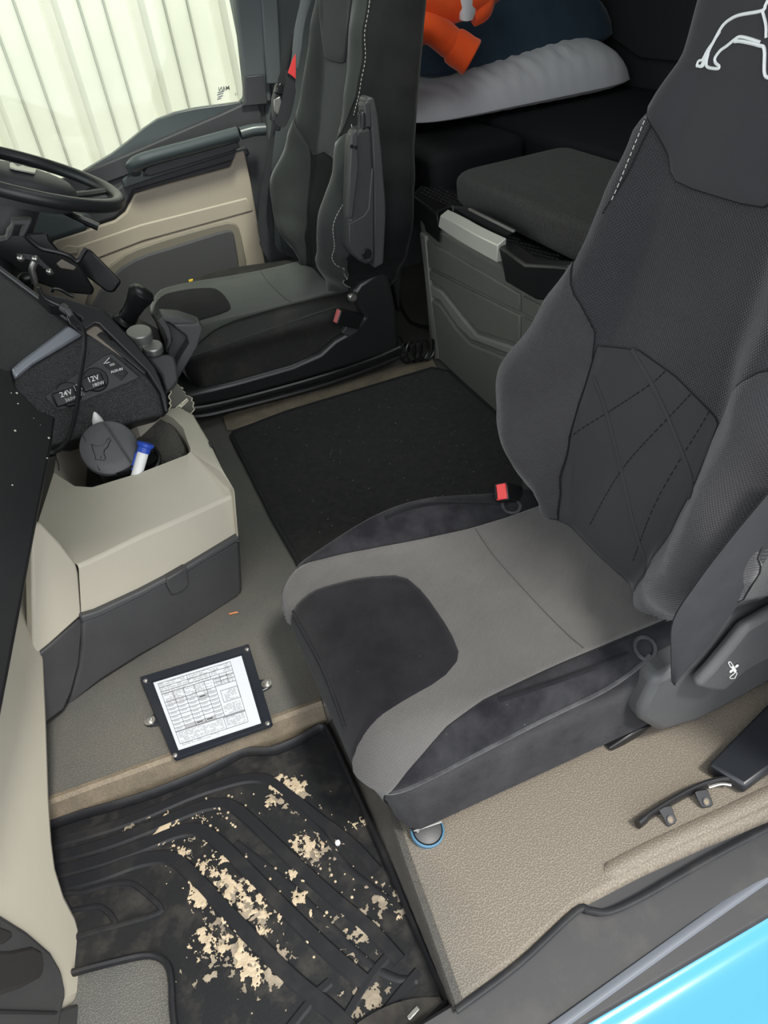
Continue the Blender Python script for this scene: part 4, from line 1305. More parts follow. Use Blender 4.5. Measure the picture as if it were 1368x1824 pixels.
# gear stalk
gk = thing('brake_lever', aY(215, 590, 1.72), 'black flared brake lever knob standing behind the dashboard block', 'lever')
a0, a1 = aY(206, 604, 1.72), aY(256, 516, 1.70)
ax_ = (a1 - a0)
LL = np.linalg.norm(ax_)
q = lambda f, r: (f * LL, r)
MB().lathe([q(0, .021), q(.28, .020), q(.34, .022)], a0, ax_, 24).build('lever_collar', M_greypl2, gk)
MB().lathe([q(.30, .018), q(.32, .028), q(.36, .029), q(.39, .026), q(.42, .021)], a0, ax_, 28).build('lever_ring', M_black, gk)
MB().lathe([q(.40, .020), q(.46, .021), q(.55, .019), q(.72, .0215), q(.86, .027), q(.94, .0285), q(.99, .024), q(1.02, .015), q(1.03, .002)], a0, ax_, 28).build('lever_knob', M_black, gk)
MB().tube([aY(190, 640, 1.72), aY(200, 614, 1.72), a0 + ax_ * .05], [.04, .032, .02], 14).build('lever_boot', M_dkplastic, gk)
# forked grip at the end of the dashboard
gr = thing('forked_grip', aY(320, 660, 1.62), 'grey forked plastic grip in front of the driver seat cushion', 'grip')
slab('grip_top', [(283, 570), (290, 563), (322, 565), (358, 577), (361, 582), (310, 580), (302, 575)], (0, 1.615, 0), NY, .05, M_greypl, gr, bevel=.004)
slab('grip_arm', [(309, 578), (358, 578), (362, 585), (352, 618), (334, 648), (320, 672), (316, 676), (312, 656), (322, 636), (337, 612), (332, 598), (316, 586)], (0, 1.605, 0), NY, .045, M_greypl, gr, bevel=.006, seg=3)
slab('grip_arm', [(281, 571), (290, 566), (301, 582), (305, 596), (306, 610), (299, 622), (297, 630), (296, 622), (299, 607), (293, 590)], (0, 1.612, 0), NY, .03, M_greypl2, gr, bevel=.004)
slab('grip_web', [(290, 568), (314, 584), (334, 598), (336, 612), (318, 650), (300, 640), (299, 622), (306, 606)], (0, 1.640, 0), NY, .02, M_greypl2, gr, bevel=.003)
# tablet bracket
tb = thing('tablet_bracket', aY(90, 470, 1.80), 'black metal tablet bracket with bolts on the dashboard in front of the wheel', 'bracket')
YT = 1.80
slab('back_plate', [(-40, 420), (84, 415), (88, 428), (104, 446), (140, 470), (168, 516), (164, 526), (120, 522), (60, 502), (48, 500), (20, 470), (-40, 440)], (0, YT + .05, 0), (.1, 1, -.1), .012, M_black, tb, bevel=.004)
slab('side_tab', [(150, 445), (154, 442), (162, 447), (213, 498), (214, 504), (203, 519), (198, 521), (190, 520), (134, 478), (140, 466)], (0, YT - .02, 0), (.25, 1, -.35), .014, M_black, tb, bevel=.004, seg=3)
MB().tube(smooth([aY(x, y, YT - .01) for x, y in [(46, 420), (58, 432), (74, 443), (100, 449), (122, 456), (138, 466), (148, 452), (154, 443)]], 5), .0055, 8).build('rod', M_black, tb)
slab('rod_plate', [(110, 462), (136, 476), (132, 482), (108, 478), (100, 470)], (0, YT, 0), NY, .004, M_beige_dk, tb)
slab('hook', [(-40, 432), (10, 424), (12, 412), (20, 404), (20, 392), (52, 391), (58, 394), (44, 422), (34, 424), (42, 402), (28, 402), (22, 420), (14, 430), (-40, 440)], (0, YT - .02, 0), NY, .03, M_dkplastic, tb, bevel=.003)
for x, y in ((37, 460), (63, 461), (88, 484)):
    MB().lathe([(-.004, .0075), (.004, .0072), (.007, .0045), (.008, .001)], aY(x, y, YT - .002), (.1, -1, .3), 14).build('bolt', M_steel, tb)
slab('clamp_bar', [(30, 452), (66, 456), (98, 487), (94, 490), (62, 466), (30, 458)], (0, YT + .006, 0), NY, .006, M_greypl2, tb, bevel=.001)
MB().tube(smooth([aY(62, 466, YT), aY(57, 480, YT), aY(60, 494, YT), aY(62, 505, YT)], 3), .0075, 10).build('ball_stem', M_steel, tb)
MB().lathe([(-.016, .006), (-.012, .012), (0, .016), (.012, .012), (.016, .004)], aY(46, 497, YT + .01), (1, 0, .2), 18).build('ball_joint', M_black, tb)
slab('sticker', [(101, 507), (119, 508), (129, 516), (112, 516)], (0, YT + .03, 0), (.1, 1, -.6), .001, M_beige_door, tb)
MB().tube(smooth([aY(x, y, YT + .01) for x, y in [(92, 520), (96, 514), (108, 516), (122, 524), (132, 528)]], 4), .004, 8).build('bracket_cable', M_black, tb)
slab('side_tab_mark', [(203, 503), (208, 502), (207, 507), (204, 508)], (0, YT - .026, 0), (.25, 1, -.35), .001, M_greypl, tb)

# ================================================================== CENTRE CONSOLE
cs = thing('centre_console', (-0.1, 1.3, 0.0), 'beige centre console with dark drawer and open cup tray', 'console')
CD0, CD1 = aZ(130, 1240, 0), aZ(430, 1050, 0)
CN = np.cross(CD1 - CD0, (0, 0, 1))
CN = CN / np.linalg.norm(CN)
if CN[1] > 0: CN = -CN
cfp = lambda x, y, o=0.0: at_plane(x, y, CD0 + CN * o, CN)


def cface(name, px, off, th, m, parent, **k):
    return slab(name, px, CD0 + CN * off, CN, th, m, parent, **k)


# dark drawer front, with its top ledge and pull tab
cface('drawer_front', [(146, 1106), (172, 1098), (300, 1035), (428, 962), (431, 1052), (425, 1064), (330, 1124), (250, 1168), (180, 1212), (118, 1262), (128, 1232), (140, 1190), (146, 1150)], .012, .20, M_greypl2, cs, bevel=.006, seg=3)
cface('drawer_ledge', [(145, 1098), (172, 1090), (250, 1054), (330, 1012), (426, 954), (428, 962), (330, 1022), (250, 1064), (174, 1101), (146, 1110)], .016, .03, M_greypl, cs, bevel=.003)
cface('pull_tab', [(296, 1032), (334, 1010), (337, 1042), (328, 1052), (316, 1058), (306, 1060), (298, 1044)], .019, .02, M_greypl2, cs, bevel=.003)
# beige upper shell: front band, sloping lid, right flank
ZR = .272
r3 = lambda x, y, z=ZR: aZ(x, y, z)
f_bl, f_br = cfp(145, 1098, .004), cfp(426, 955, .004)
f_tl, f_tr = cfp(140, 1008, .004), cfp(417, 882, .004)
shell = MB()
fr_b = [f_bl, cfp(172, 1090, .004), cfp(250, 1054, .004), cfp(330, 1012, .004), f_br]
fr_t = [f_tl, cfp(176, 992, .004), cfp(250, 956, .004), cfp(330, 922, .004), f_tr]
rim_o = [r3(96, 842), r3(133, 866), r3(164, 868), r3(250, 842), r3(338, 808)]
rgt = [r3(418, 872, .245), r3(398, 836, .262), r3(376, 790, .27), r3(344, 736, .27), r3(330, 729, .27), r3(309, 727, .272)]
rim_r = [r3(340, 800), r3(334, 786), r3(326, 762), r3(308, 744), r3(282, 733)]
nf = len(fr_b)
v = fr_b + fr_t
fs_ = [(i, i + 1, nf + i + 1, nf + i) for i in range(nf - 1)]
shell.add(v, fs_)
# left upper slope up to the kick panel seam
l0, l1 = r3(62, 948, .27), r3(92, 882, .272)
shell.add([f_tl, fr_t[1], rim_o[2], rim_o[1], rim_o[0], l0], [(0, 1, 2, 3, 4, 5)])
shell.add([fr_t[1], fr_t[2], fr_t[3], fr_t[4], rim_o[4], rim_o[3], rim_o[2]], [(0, 1, 5, 6), (1, 2, 4, 5), (2, 3, 4)])
shell.add([fr_t[4], rgt[0], rgt[1], rgt[2], rgt[3], rgt[4], rgt[5], rim_r[4], rim_r[3], rim_r[2], rim_r[1], rim_r[0], rim_o[4]],
          [(0, 1, 2, 11, 12), (2, 3, 10, 11), (3, 4, 9, 10), (4, 5, 8, 9), (5, 6, 7, 8)])
# right flank falls away to the floor
drop = lambda p, dx, z: np.array([p[0] + dx, p[1], z])
flank_t = [fr_t[4], rgt[0], rgt[1], rgt[2], rgt[3], rgt[4]]
flank_m = [f_br, drop(rgt[0], -.022, .125), drop(rgt[1], -.02, .13), drop(rgt[2], -.02, .13), drop(rgt[3], -.02, .13), drop(rgt[4], -.02, .13)]
flank_b = [cfp(431, 1052, .0), drop(rgt[0], -.048, .0), drop(rgt[1], -.045, .0), drop(rgt[2], -.045, .0), drop(rgt[3], -.045, .0), drop(rgt[4], -.045, 0)]
shell.add(flank_t + flank_m, [(i, i + 1, 7 + i, 6 + i) for i in range(5)])
sh_o = shell.build('console_shell', M_beige, cs, weld=True, sharp=50, bevel=.012, seg=3)
fk = MB()
fk.add(flank_m + flank_b, [(i, i + 1, 7 + i, 6 + i) for i in range(5)])
fk.build('drawer_flank', M_greypl2, cs)
# recess: beige walls on the left, dark honeycomb tray on the right
rec = MB()
fz = .155
rtop = rim_o + rim_r + [r3(240, 748), r3(150, 738), r3(110, 742)]
ctr = sum(rtop) / len(rtop)
rbot = [np.array([p[0] * .90 + ctr[0] * .10, p[1] * .90 + ctr[1] * .10, fz]) for p in rtop]
n_ = len(rtop)
rec.add(rtop + rbot, [(i, (i + 1) % n_, n_ + (i + 1) % n_, n_ + i) for i in range(n_)])
rec.build('tray_wall', M_beige, cs, weld=True, sharp=30)
MB().prism(rbot, (0, 0, -.01)).build('tray_floor', M_dkplastic, cs)
MB().prism([r3(238, 786, .225), r3(278, 744, .255), r3(300, 748, .255), r3(314, 764, .25), (r3(330, 798, .245)), r3(322, 812, .235), r3(270, 832, .21)], (0, 0, -.03)).build('honeycomb_mat', M_honey, cs, bevel=.003)
MB().tube([r3(99, 812, .275), r3(104, 826, .275), r3(105, 838, .272)], .0012, 5).build('shell_seam', M_greypl, cs)
cface('flank_slot', [(374, 790), (378, 789), (397, 836), (393, 838)], -.10, .01, M_black, cs)
# cup with a round lid
cup = thing('lidded_cup', aZ(200, 845, .16), 'dark grey round lidded cup standing in the console tray', 'cup')
lc = aY(194, 796, 1.33)
la = np.array([.12, -.72, .68])
la = la / np.linalg.norm(la)
MB().lathe([(-.15, .036), (-.03, .043), (-.012, .044)], lc - la * .0 + np.array([.008, .0, -.01]), la * .6 + np.array([0, 0, .5]), 36).build('cup_body', M_black, cup)
ld = MB().lathe([(-.026, .046), (-.024, .0515), (-.008, .0530), (-.003, .0515), (.0, .047), (.0015, .03), (.002, .001)], lc, la, 48).build('cup_lid', mat('lid_grey', (.075, .076, .078), .45, grain=('noise', 600, .1)), cup)
lx = np.cross(np.array([0, 0, 1.0]), la)
lx = lx / np.linalg.norm(lx)
ly = np.cross(la, lx)
lp = lambda a, b, h=.002: lc + lx * a + ly * b + la * h
MB().tube([lp(.013, .046, .000), lp(.0155, .030, .002), lp(.022, -.020, .002), lp(.0255, -.043, .000)], .0016, 6).build('lid_ridge', M_greypl, ld)
MB().tube([lp(.010, .047, .000), lp(.0125, .030, .002), lp(.019, -.020, .002), lp(.0225, -.044, .000)], .0012, 6).build('lid_ridge', M_greypl, ld)
MB().tube([lp(-.033, .038, .000), lp(-.033, -.036, .000)], .0007, 5).build('lid_groove', M_black, ld)
an = MB()
for ln in ([(-.022, .016), (-.017, .009), (-.006, .006), (.004, .010), (.006, .014)], [(-.022, .016), (-.024, .006), (-.025, -.006), (-.028, -.014), (-.024, -.016), (-.020, -.018), (-.016, -.012)],
           [(-.021, -.018), (-.014, -.021), (-.010, -.018), (-.010, -.010), (-.006, -.003), (.002, 0), (.007, .006)], [(.006, .014), (.012, .015), (.012, .010), (.007, .006)]):
    an.tube([lp(a - .004, b, .0022) for a, b in ln], .0008, 5)
an.build('lid_emblem', M_black, ld)
# blue-capped tube in a round holder, white pointed item behind the cup
tbw = thing('capped_tube', aZ(250, 832, .2), 'small white tube with a blue flip cap beside the lidded cup', 'tube')
t0, t1 = aY(247, 834, 1.30), aY(255, 806, 1.31)
MB().tube([t0 + (t0 - t1) * .8, t0, t1], .0105, 16).build('tube_body', M_white, tbw)
MB().lathe([(0, .0125), (.010, .0125), (.012, .0155), (.018, .0165), (.019, .014), (.014, .011)], t1, t1 - t0, 20).build('flip_cap', M_bluecap, tbw)
MB().obox(t0 - np.array([.016, 0, 0]), (.006, 0, 0), (0, .006, 0), (t1 - t0) * 1.15).build('cap_strap', M_bluecap, tbw, bevel=.002)
hc = aZ(256, 818, .245)
hr = thing('ring_holder', hc, 'black round cup ring around the blue capped tube', 'cup holder')
MB().tube([hc + np.array([.030 * cos(a), .042 * sin(a), .010 * sin(a)]) for a in np.linspace(0, 2 * pi, 33)[:-1]], (.0045, .006), 8, closed=True).build('ring', M_black, hr)
MB().lathe([(-.06, .018), (0, .028)], hc, (0, 0, 1), 24).build('holder_cup', M_black, hr)
wt_ = aY(172, 745, 1.40)
MB().lathe([(-.06, .012), (-.015, .0125), (.0, .010), (.014, .004), (.018, .0005)], aY(173, 748, 1.40), (.05, 0, 1), 14).build('white_nozzle', M_white, None, label='white pointed nozzle sticking up behind the cup lid', cat='nozzle')
# air freshener card
tf = thing('air_freshener', aZ(322, 738, .12), 'dark tree-shaped air freshener card hanging at the dashboard corner', 'air freshener')
YTF = 1.52
tpx = [(309, 681), (316, 684), (322, 690), (327, 692), (326, 697), (330, 699), (330, 704), (336, 706), (342, 709), (341, 714), (345, 717), (343, 724), (346, 729), (341, 735), (336, 738), (336, 745), (344, 747), (345, 757), (340, 756), (330, 740), (318, 740), (302, 733), (303, 728), (306, 722), (303, 718), (306, 714), (303, 710), (302, 706), (306, 700), (305, 690)]
TNF = (-.3, 1, -.25)
TP0 = aY(322, 715, YTF)
slab('card_edge', [(322 + (x - 322) * 1.09 - .5, 715 + (y - 715) * 1.04) for x, y in tpx], TP0 + np.array([0, .0012, 0]), TNF, .001, M_treeedge, tf)
slab('card', tpx, TP0, TNF, .0015, M_tree, tf)
tbp = lambda x, y: at_plane(x, y, TP0 - np.array([0, .0006, 0]), TNF)
slab('name_band', [(307, 731), (333, 709), (336, 714), (312, 737)], TP0 - np.array([0, .0006, 0]), TNF, .0005, M_treeedge, tf)
text('lettering', 'Little Trees', tbp(322, 722.5), tbp(335, 711) - tbp(310, 733), tbp(309, 729) - tbp(313, 736), .0085, M_print, tf, bold=.012)
MB().lathe([(0, .0028), (.0004, .0028)], tbp(324, 732), (0.3, -1, .25), 14).build('dot', M_treeedge, tf)
MB().tube([tbp(310, 686), tbp(313, 668)], .0006, 4).build('string', M_stitch, tf)

# ================================================================== PASSENGER KICK PANEL (left edge)
kp = thing('kick_panel', (-.36, .8, ZT), 'beige lower dash panel with a dark vent at the left edge', 'panel')
KN = np.array([1, -.16, .10])
KP = aZ(98, 1480, .035)
kf = lambda px, off, th, nm, m, par, **k: slab(nm, px, KP + KN / np.linalg.norm(KN) * off, KN, th, m, par, **k)
kf([(40, 880), (72, 930), (110, 972), (135, 1010), (144, 1055), (144, 1094), (118, 1118), (86, 1148), (82, 1165), (88, 1290), (93, 1430), (98, 1500), (104, 1545), (118, 1590), (138, 1628), (150, 1668), (152, 1730), (147, 1782), (118, 1800), (60, 1830), (-60, 1860), (-80, 1100)], 0, .10, 'panel_skin', M_beige, kp, bevel=.014, seg=3)
K2A, K2B = cfp(145, 1098, .004), aZ(86, 1150, .150)
K2N = np.cross(K2B - K2A, (0, 0, 1))
slab('corner_panel', [(56, 940), (72, 930), (108, 968), (136, 1004), (141, 1020), (146, 1096), (88, 1148), (60, 1170)], K2A, K2N, .02, M_beige, kp, bevel=.004)
slab('corner_foot', [(60, 1172), (88, 1150), (146, 1100), (147, 1120), (142, 1180), (128, 1232), (114, 1264), (84, 1286), (60, 1300)], K2A, K2N, .02, M_greypl2, kp, bevel=.004)
if False: kf([(78, 1158), (88, 1150), (144, 1100), (144, 1150), (138, 1192), (126, 1232), (112, 1268), (86, 1282), (82, 1200)], .004, .06, 'lower_corner', M_greypl2, kp, bevel=.005)
kf([(-60, 1600), (0, 1622), (52, 1655), (92, 1690), (112, 1724), (122, 1770), (112, 1810), (108, 1840), (-60, 1900)], .010, .03, 'vent_panel', M_dkplastic, kp, bevel=.010, seg=3)
kf([(-40, 1690), (20, 1690), (58, 1682), (78, 1692), (82, 1722), (76, 1742), (40, 1762), (-40, 1790)], .012, .02, 'vent_opening', mat('vent_recess', (0.022, 0.020, 0.019), .7), kp, bevel=.006)
kf([(-40, 1640), (0, 1648), (22, 1656), (26, 1668), (10, 1682), (-40, 1690)], .012, .02, 'vent_opening', mat('vent_recess', (0.022, 0.020, 0.019), .7), kp, bevel=.005)
kf([(104, 1800), (142, 1786), (140, 1840), (104, 1860)], .004, .06, 'panel_foot', M_dkplastic, kp, bevel=.004)
kf([(-60, 1795), (104, 1800), (104, 1806), (-60, 1803)], .014, .01, 'panel_split', M_blackmatt, kp)

# ================================================================== FLOOR COVERINGS
mt_ = MB()
mp = [aZ(x, y, .012) for x, y in [(415, 768), (500, 736), (640, 694), (772, 655), (800, 660), (895, 750), (930, 800), (960, 870), (900, 905), (760, 930), (640, 960), (524, 992), (490, 930), (450, 845)]]
car = thing('floor_mat', (.5, 1.55, 0), 'black carpet mat covering the floor between the two seats', 'floor mat')
MB().prism([aZ(x, y, .009) for x, y in [(416, 772), (510, 735), (640, 696), (770, 657), (800, 662)]] + [np.array([.80, 1.40, .009]), np.array([.80, 1.08, .009]), np.array([.20, 1.08, .009]), aZ(527, 990, .009), aZ(488, 925, .009), aZ(450, 848, .009)], (0, 0, -.0085)).build('carpet', M_carpet, car, bevel=.003)
MB().tube([aZ(x, y, .008) for x, y in [(900, 752), (800, 662), (770, 656), (640, 695), (510, 734), (416, 770), (412, 776), (450, 850), (488, 926), (528, 994), (560, 1060)]], (.006, .0045), 8).build('edge_binding', M_blackmatt, car)
# rubber footwell tray
tr = thing('rubber_tray', (-.13, .6, ZT), 'muddy black ribbed rubber footwell tray', 'tray')
zT = ZT + .004
tz = lambda x, y, h=0.0: aZ(x, y, zT + h)
outl = [(88, 1470), (140, 1452), (250, 1420), (340, 1386), (400, 1356), (440, 1338), (488, 1336), (530, 1318), (566, 1298), (584, 1302), (640, 1420), (700, 1556), (750, 1672), (796, 1778), (788, 1800), (700, 1900), (330, 2050), (308, 1800), (306, 1752), (300, 1722), (284, 1706), (256, 1702), (150, 1726), (60, 1750)]
MB().prism([tz(x, y) for x, y in outl], (0, 0, -.005)).build('tray_base', M_rubber, tr, bevel=.001)
rim = [(80, 1474), (140, 1453), (250, 1421), (340, 1387), (400, 1358), (436, 1340), (488, 1337), (530, 1320), (564, 1300), (574, 1298), (586, 1306), (640, 1422), (700, 1558), (750, 1674), (794, 1776), (796, 1788), (780, 1806), (660, 1910)]
MB().tube(smooth([tz(x, y, .008) for x, y in rim], 4), (.0055, .012), 8, flat=(0, 0, 1)).build('raised_rim', M_rubber2, tr)
MB().tube(smooth([tz(x, y, .003) for x, y in [(100, 1742), (150, 1727), (200, 1714), (256, 1702), (284, 1706), (300, 1722), (306, 1752), (308, 1800), (320, 1900)]], 5), (.005, .007), 8, flat=(0, 0, 1)).build('cutout_rim', M_rubber2, tr)


def rib(px, w, h=.0035, nm='rib'):
    P_ = smooth([tz(*q) for q in px], 6)
    A, B, C2, D2 = [], [], [], []
    for i, p in enumerate(P_):
        t = P_[min(i + 1, len(P_) - 1)] - P_[max(i - 1, 0)]
        t[2] = 0
        t /= np.linalg.norm(t)
        nn = np.array([-t[1], t[0], 0])
        A.append(p + nn * (w + .003))
        B.append(p + nn * w + np.array([0, 0, h]))
        C2.append(p - nn * w + np.array([0, 0, h]))
        D2.append(p - nn * (w + .003))
    mb = MB().loft([[a, b, c, d] for a, b, c, d in zip(A, B, C2, D2)])
    return mb.build(nm, M_rubber2, tr)


rib([(100, 1500), (180, 1478), (260, 1450), (340, 1416), (400, 1396), (446, 1386), (478, 1390), (510, 1412), (560, 1452), (625, 1502), (672, 1552)], .007)
rib([(100, 1527), (180, 1506), (260, 1477), (340, 1444), (384, 1432), (412, 1436), (440, 1456), (520, 1532), (590, 1596), (660, 1655), (712, 1712)], .008)
rib([(104, 1553), (180, 1532), (250, 1508), (310, 1484), (344, 1478), (370, 1486), (410, 1520), (500, 1612), (580, 1690), (650, 1750)], .009)
rib([(106, 1578), (180, 1558), (240, 1536), (284, 1527), (312, 1532), (340, 1556), (440, 1662), (520, 1742), (590, 1800), (640, 1850)], .009)
for pd in ([(100, 1600), (150, 1588), (190, 1576), (224, 1572), (246, 1580), (284, 1614), (280, 1626), (230, 1642), (140, 1668), (100, 1678)], [(110, 1630), (160, 1616), (184, 1618), (204, 1640), (196, 1650), (150, 1664), (112, 1670)]):
    MB().tube(smooth([tz(x, y, .0005) for x, y in pd], 4, True), (.0045, .003), 8, closed=True, flat=(0, 0, 1)).build('rib', M_rubber2, tr)
rib([(600, 1840), (660, 1740), (702, 1690)], .004, .003)
rib([(500, 1850), (560, 1775), (588, 1748)], .004, .003)
rib([(655, 1842), (720, 1760), (745, 1730)], .004, .003)
rib([(420, 1500), (520, 1580), (640, 1700), (700, 1740), (745, 1745)], .0025, .002)
rib([(480, 1400), (560, 1470), (620, 1545), (690, 1600)], .0025, .002)


# dried mud: thin flakes where noise clears a threshold inside the trodden areas
def vnoise(nx, ny, seed):
    rs = np.random.RandomState(seed)
    g = rs.rand(64, 64)
    xi, yi = np.floor(nx).astype(int), np.floor(ny).astype(int)
    fx, fy = nx - xi, ny - yi
    fx, fy = fx * fx * (3 - 2 * fx), fy * fy * (3 - 2 * fy)
    a = g[xi % 64, yi % 64]; b = g[(xi + 1) % 64, yi % 64]; c = g[xi % 64, (yi + 1) % 64]; d = g[(xi + 1) % 64, (yi + 1) % 64]
    return (a * (1 - fx) + b * fx) * (1 - fy) + (c * (1 - fx) + d * fx) * fy


def mud(blobs, th, hgt, m, name, seed, step=.00105, freq=70):
    xs = np.arange(-.36, .11, step)
    ys = np.arange(.30, .88, step)
    X, Y = np.meshgrid(xs, ys, indexing='ij')
    n = np.zeros_like(X)
    amp, f = 1.0, freq
    for o in range(5):
        ca, sa = cos(o * 1.1), sin(o * 1.1)
        n += amp * vnoise((X * ca - Y * sa) * f + 11 * o + 90, (X * sa + Y * ca) * f + 7 * o + 90, seed + o)
        amp *= .62
        f *= 2.0
    n = n / 2.3
    n = n + .10 * (vnoise((X * .94 + Y * .34) * 330 + 50, (-X * .34 + Y * .94) * 90 + 50, seed + 9) - .5)
    B = np.zeros_like(X)
    for (px, py, rx, ry, ang, s) in blobs:
        p = tz(px, py)
        sc = 1150.0
        dx, dy = (X - p[0]), (Y - p[1])
        c_, s_ = cos(radians(ang)), sin(radians(ang))
        u_, v_ = (dx * c_ + dy * s_) / (rx / sc), (-dx * s_ + dy * c_) / (ry / sc)
        B = np.maximum(B, s * np.exp(-(u_ ** 2 + v_ ** 2)))
    F = B * 0.44 + n * 1.42 - .5 * (1 - np.minimum(1, B * 2))
    inside = F > th
    hh = np.clip((F - th) * 5, 0, 1) ** .6 * hgt
    idx = -np.ones(X.shape, int)
    cells = inside[:-1, :-1] & inside[1:, :-1] & inside[1:, 1:] & inside[:-1, 1:]
    mb = MB()
    ii, jj = np.nonzero(cells)
    vs, fs = [], []
    for i, j in zip(ii, jj):
        q = []
        for a, b in ((i, j), (i + 1, j), (i + 1, j + 1), (i, j + 1)):
            if idx[a, b] < 0:
                idx[a, b] = len(vs)
                vs.append((X[a, b], Y[a, b], zT + .0012 + hh[a, b] + (.0032 if False else 0)))
            q.append(idx[a, b])
        fs.append(tuple(q))
    if not vs: return
    mb.v, mb.f = vs, fs
    return mb.build(name, m, tr, sharp=180, kind='stuff')


thick = [(512, 1400, 42, 24, -35, .95), (482, 1432, 16, 16, 0, .75), (548, 1508, 36, 22, -40, .85), (300, 1470, 34, 14, 25, .85), (296, 1454, 16, 8, 20, .7), (420, 1590, 26, 80, 28, .62), (372, 1552, 14, 40, 20, .62), (390, 1680, 40, 26, -30, .62), (442, 1718, 20, 44, 5, .85),
         (366, 1668, 26, 16, -40, .8), (532, 1600, 18, 14, 60, .85), (562, 1672, 13, 11, 0, .85), (524, 1556, 12, 12, 0, .7), (460, 1630, 20, 30, 30, .6), (335, 1500, 60, 30, 0, .40), (556, 1630, 6, 14, 0, .7), (708, 1638, 9, 7, 0, .6), (345, 1620, 12, 14, 0, .5), (640, 1470, 30, 30, 0, .36), (380, 1450, 60, 30, 0, .36), (600, 1500, 30, 40, 0, .34), (340, 1555, 12, 36, 25, .72), (358, 1600, 16, 44, 25, .66), (325, 1520, 20, 18, 0, .6), (400, 1530, 30, 30, 0, .5), (455, 1590, 18, 40, 30, .66), (410, 1640, 20, 40, 30, .66), (350, 1700, 10, 40, 10, .5), (300, 1490, 30, 10, 20, .6), (470, 1660, 14, 24, 30, .6), (655, 1470, 12, 20, 40, .55), (500, 1640, 12, 12, 0, .5)]
mud(thick, .86, .0022, M_mud, 'mud_flakes', 5, freq=150)
thin = [(430, 1620, 60, 110, 28, .50), (390, 1700, 60, 50, 0, .50), (560, 1520, 60, 60, 0, .45), (520, 1420, 70, 50, -30, .42), (640, 1650, 70, 60, 0, .45), (660, 1780, 60, 40, 0, .46), (480, 1740, 60, 50, 0, .45), (230, 1480, 120, 20, 20, .36), (700, 1600, 40, 80, 60, .42), (330, 1520, 60, 40, 0, .42)]
mud(thin, .82, .0006, M_mud2, 'mud_smear', 21, step=.00105, freq=90)
gr_ = MB()
rg = random.Random(4)
for k in range(150):
    cx, cy = rg.choice([(330, 1500), (400, 1450), (640, 1480), (520, 1560), (600, 1600), (440, 1580)])
    p = tz(cx + rg.gauss(0, 45), cy + rg.gauss(0, 32))
    if p[0] > .098 or p[0] < -.34: continue
    r_ = rg.uniform(.0007, .0026)
    gr_.lathe([(0, r_), (r_ * .5, r_ * .9), (r_ * .9, r_ * .3)], p, (rg.uniform(-.2, .2), rg.uniform(-.2, .2), 1), 6)
gr_.build('mud_crumbs', M_mud, tr, kind='stuff')
wp_ = tz(601, 1504)
MB().lathe([(0, .0035), (.003, .0045), (.006, .003), (.008, .0008)], wp_, (.5, .3, 1), 8).build('white_chip', M_white, None, label='small white chip lying on the tray near its right rim', cat='chip')
MB().lathe([(0, .003), (.0015, .0042), (.003, .003)], tz(644, 1521), (.1, 0, 1), 10).build('pale_pebble', M_stone, None, label='round pale pebble beside the white chip on the tray', cat='pebble')
# strap at the near right corner of the tray
sp_ = thing('webbing_strap', tz(700, 1800), 'worn dark webbing strap with a metal clip at the tray corner', 'strap')
ss = smooth([tz(590, 1860, .012), tz(640, 1820, .016), tz(690, 1792, .018), tz(740, 1778, .018), tz(784, 1776, .016)], 5)
sa_ = [[p, p + np.array([.006, -.034, -.001])] for p in ss]
mbs = MB().grid(sa_)
mbs.grid([[a + np.array([0, 0, -.003]), b + np.array([0, 0, -.003])] for a, b in sa_])
mbs.build('strap_band', mat('worn_webbing', (.022, .021, .021), .9, (.05, .046, .04), 30), sp_)
MB().obox(tz(724, 1812, .018), (.017, .006, 0), (.002, -.006, 0), (0, 0, .003)).build('metal_clip', M_steel, sp_, bevel=.001)

# permit plate bolted to the tunnel
pl = thing('permit_plate', (-.08, .94, 0), 'black bolted plate holding a printed white form on the vinyl floor', 'plate')
ZP = .014
pz = lambda x, y, z=ZP: aZ(x, y, z)
MB().prism(chaikin([pz(x, y) for x, y in [(249, 1206), (443, 1147), (485, 1287), (309, 1350)]], 0), (0, 0, -.013)).build('plate_body', M_plate, pl, bevel=.004, seg=3)
inn = [(273, 1216), (430, 1168), (465, 1288), (318, 1336)]
of = [(249, 1206), (443, 1147), (485, 1287), (309, 1350)]
fm = MB()
for i in range(4):
    a, b, c, d = of[i], of[(i + 1) % 4], inn[(i + 1) % 4], inn[i]
    k_ = .90
    c = (c[0] + (b[0] - c[0]) * .22, c[1] + (b[1] - c[1]) * .22)
    d = (d[0] + (a[0] - d[0]) * .22, d[1] + (a[1] - d[1]) * .22)
    fm.prism([pz(*a, ZP + .0022), pz(*b, ZP + .0022), pz(*c, ZP + .0022), pz(*d, ZP + .0022)], (0, 0, -.002))
fm.build('plate_frame', M_plate, pl)
pap = MB().prism([pz(x, y, ZP + .001) for x, y in inn], (0, 0, -.0008)).build('paper_form', M_paper, pl)
IA, IB, IC, ID = [pz(x, y, ZP + .0012) for x, y in inn]
bil = lambda u, v, h=0.0: (IA * (1 - u) + IB * u) * (1 - v) + (ID * (1 - u) + IC * u) * v + np.array([0, 0, h])
ln_, gy = MB(), MB()


def bar(mb, u0, v0, u1, v1, h=.0):
    mb.prism([bil(u0, v0, h), bil(u1, v0, h), bil(u1, v1, h), bil(u0, v1, h)], (0, 0, .0003))


def hl(v, u0=.04, u1=.86, t=.006): bar(ln_, u0, v, u1, v + t)
def vl(u, v0, v1, t=.005): bar(ln_, u, v0, u + t, v1)


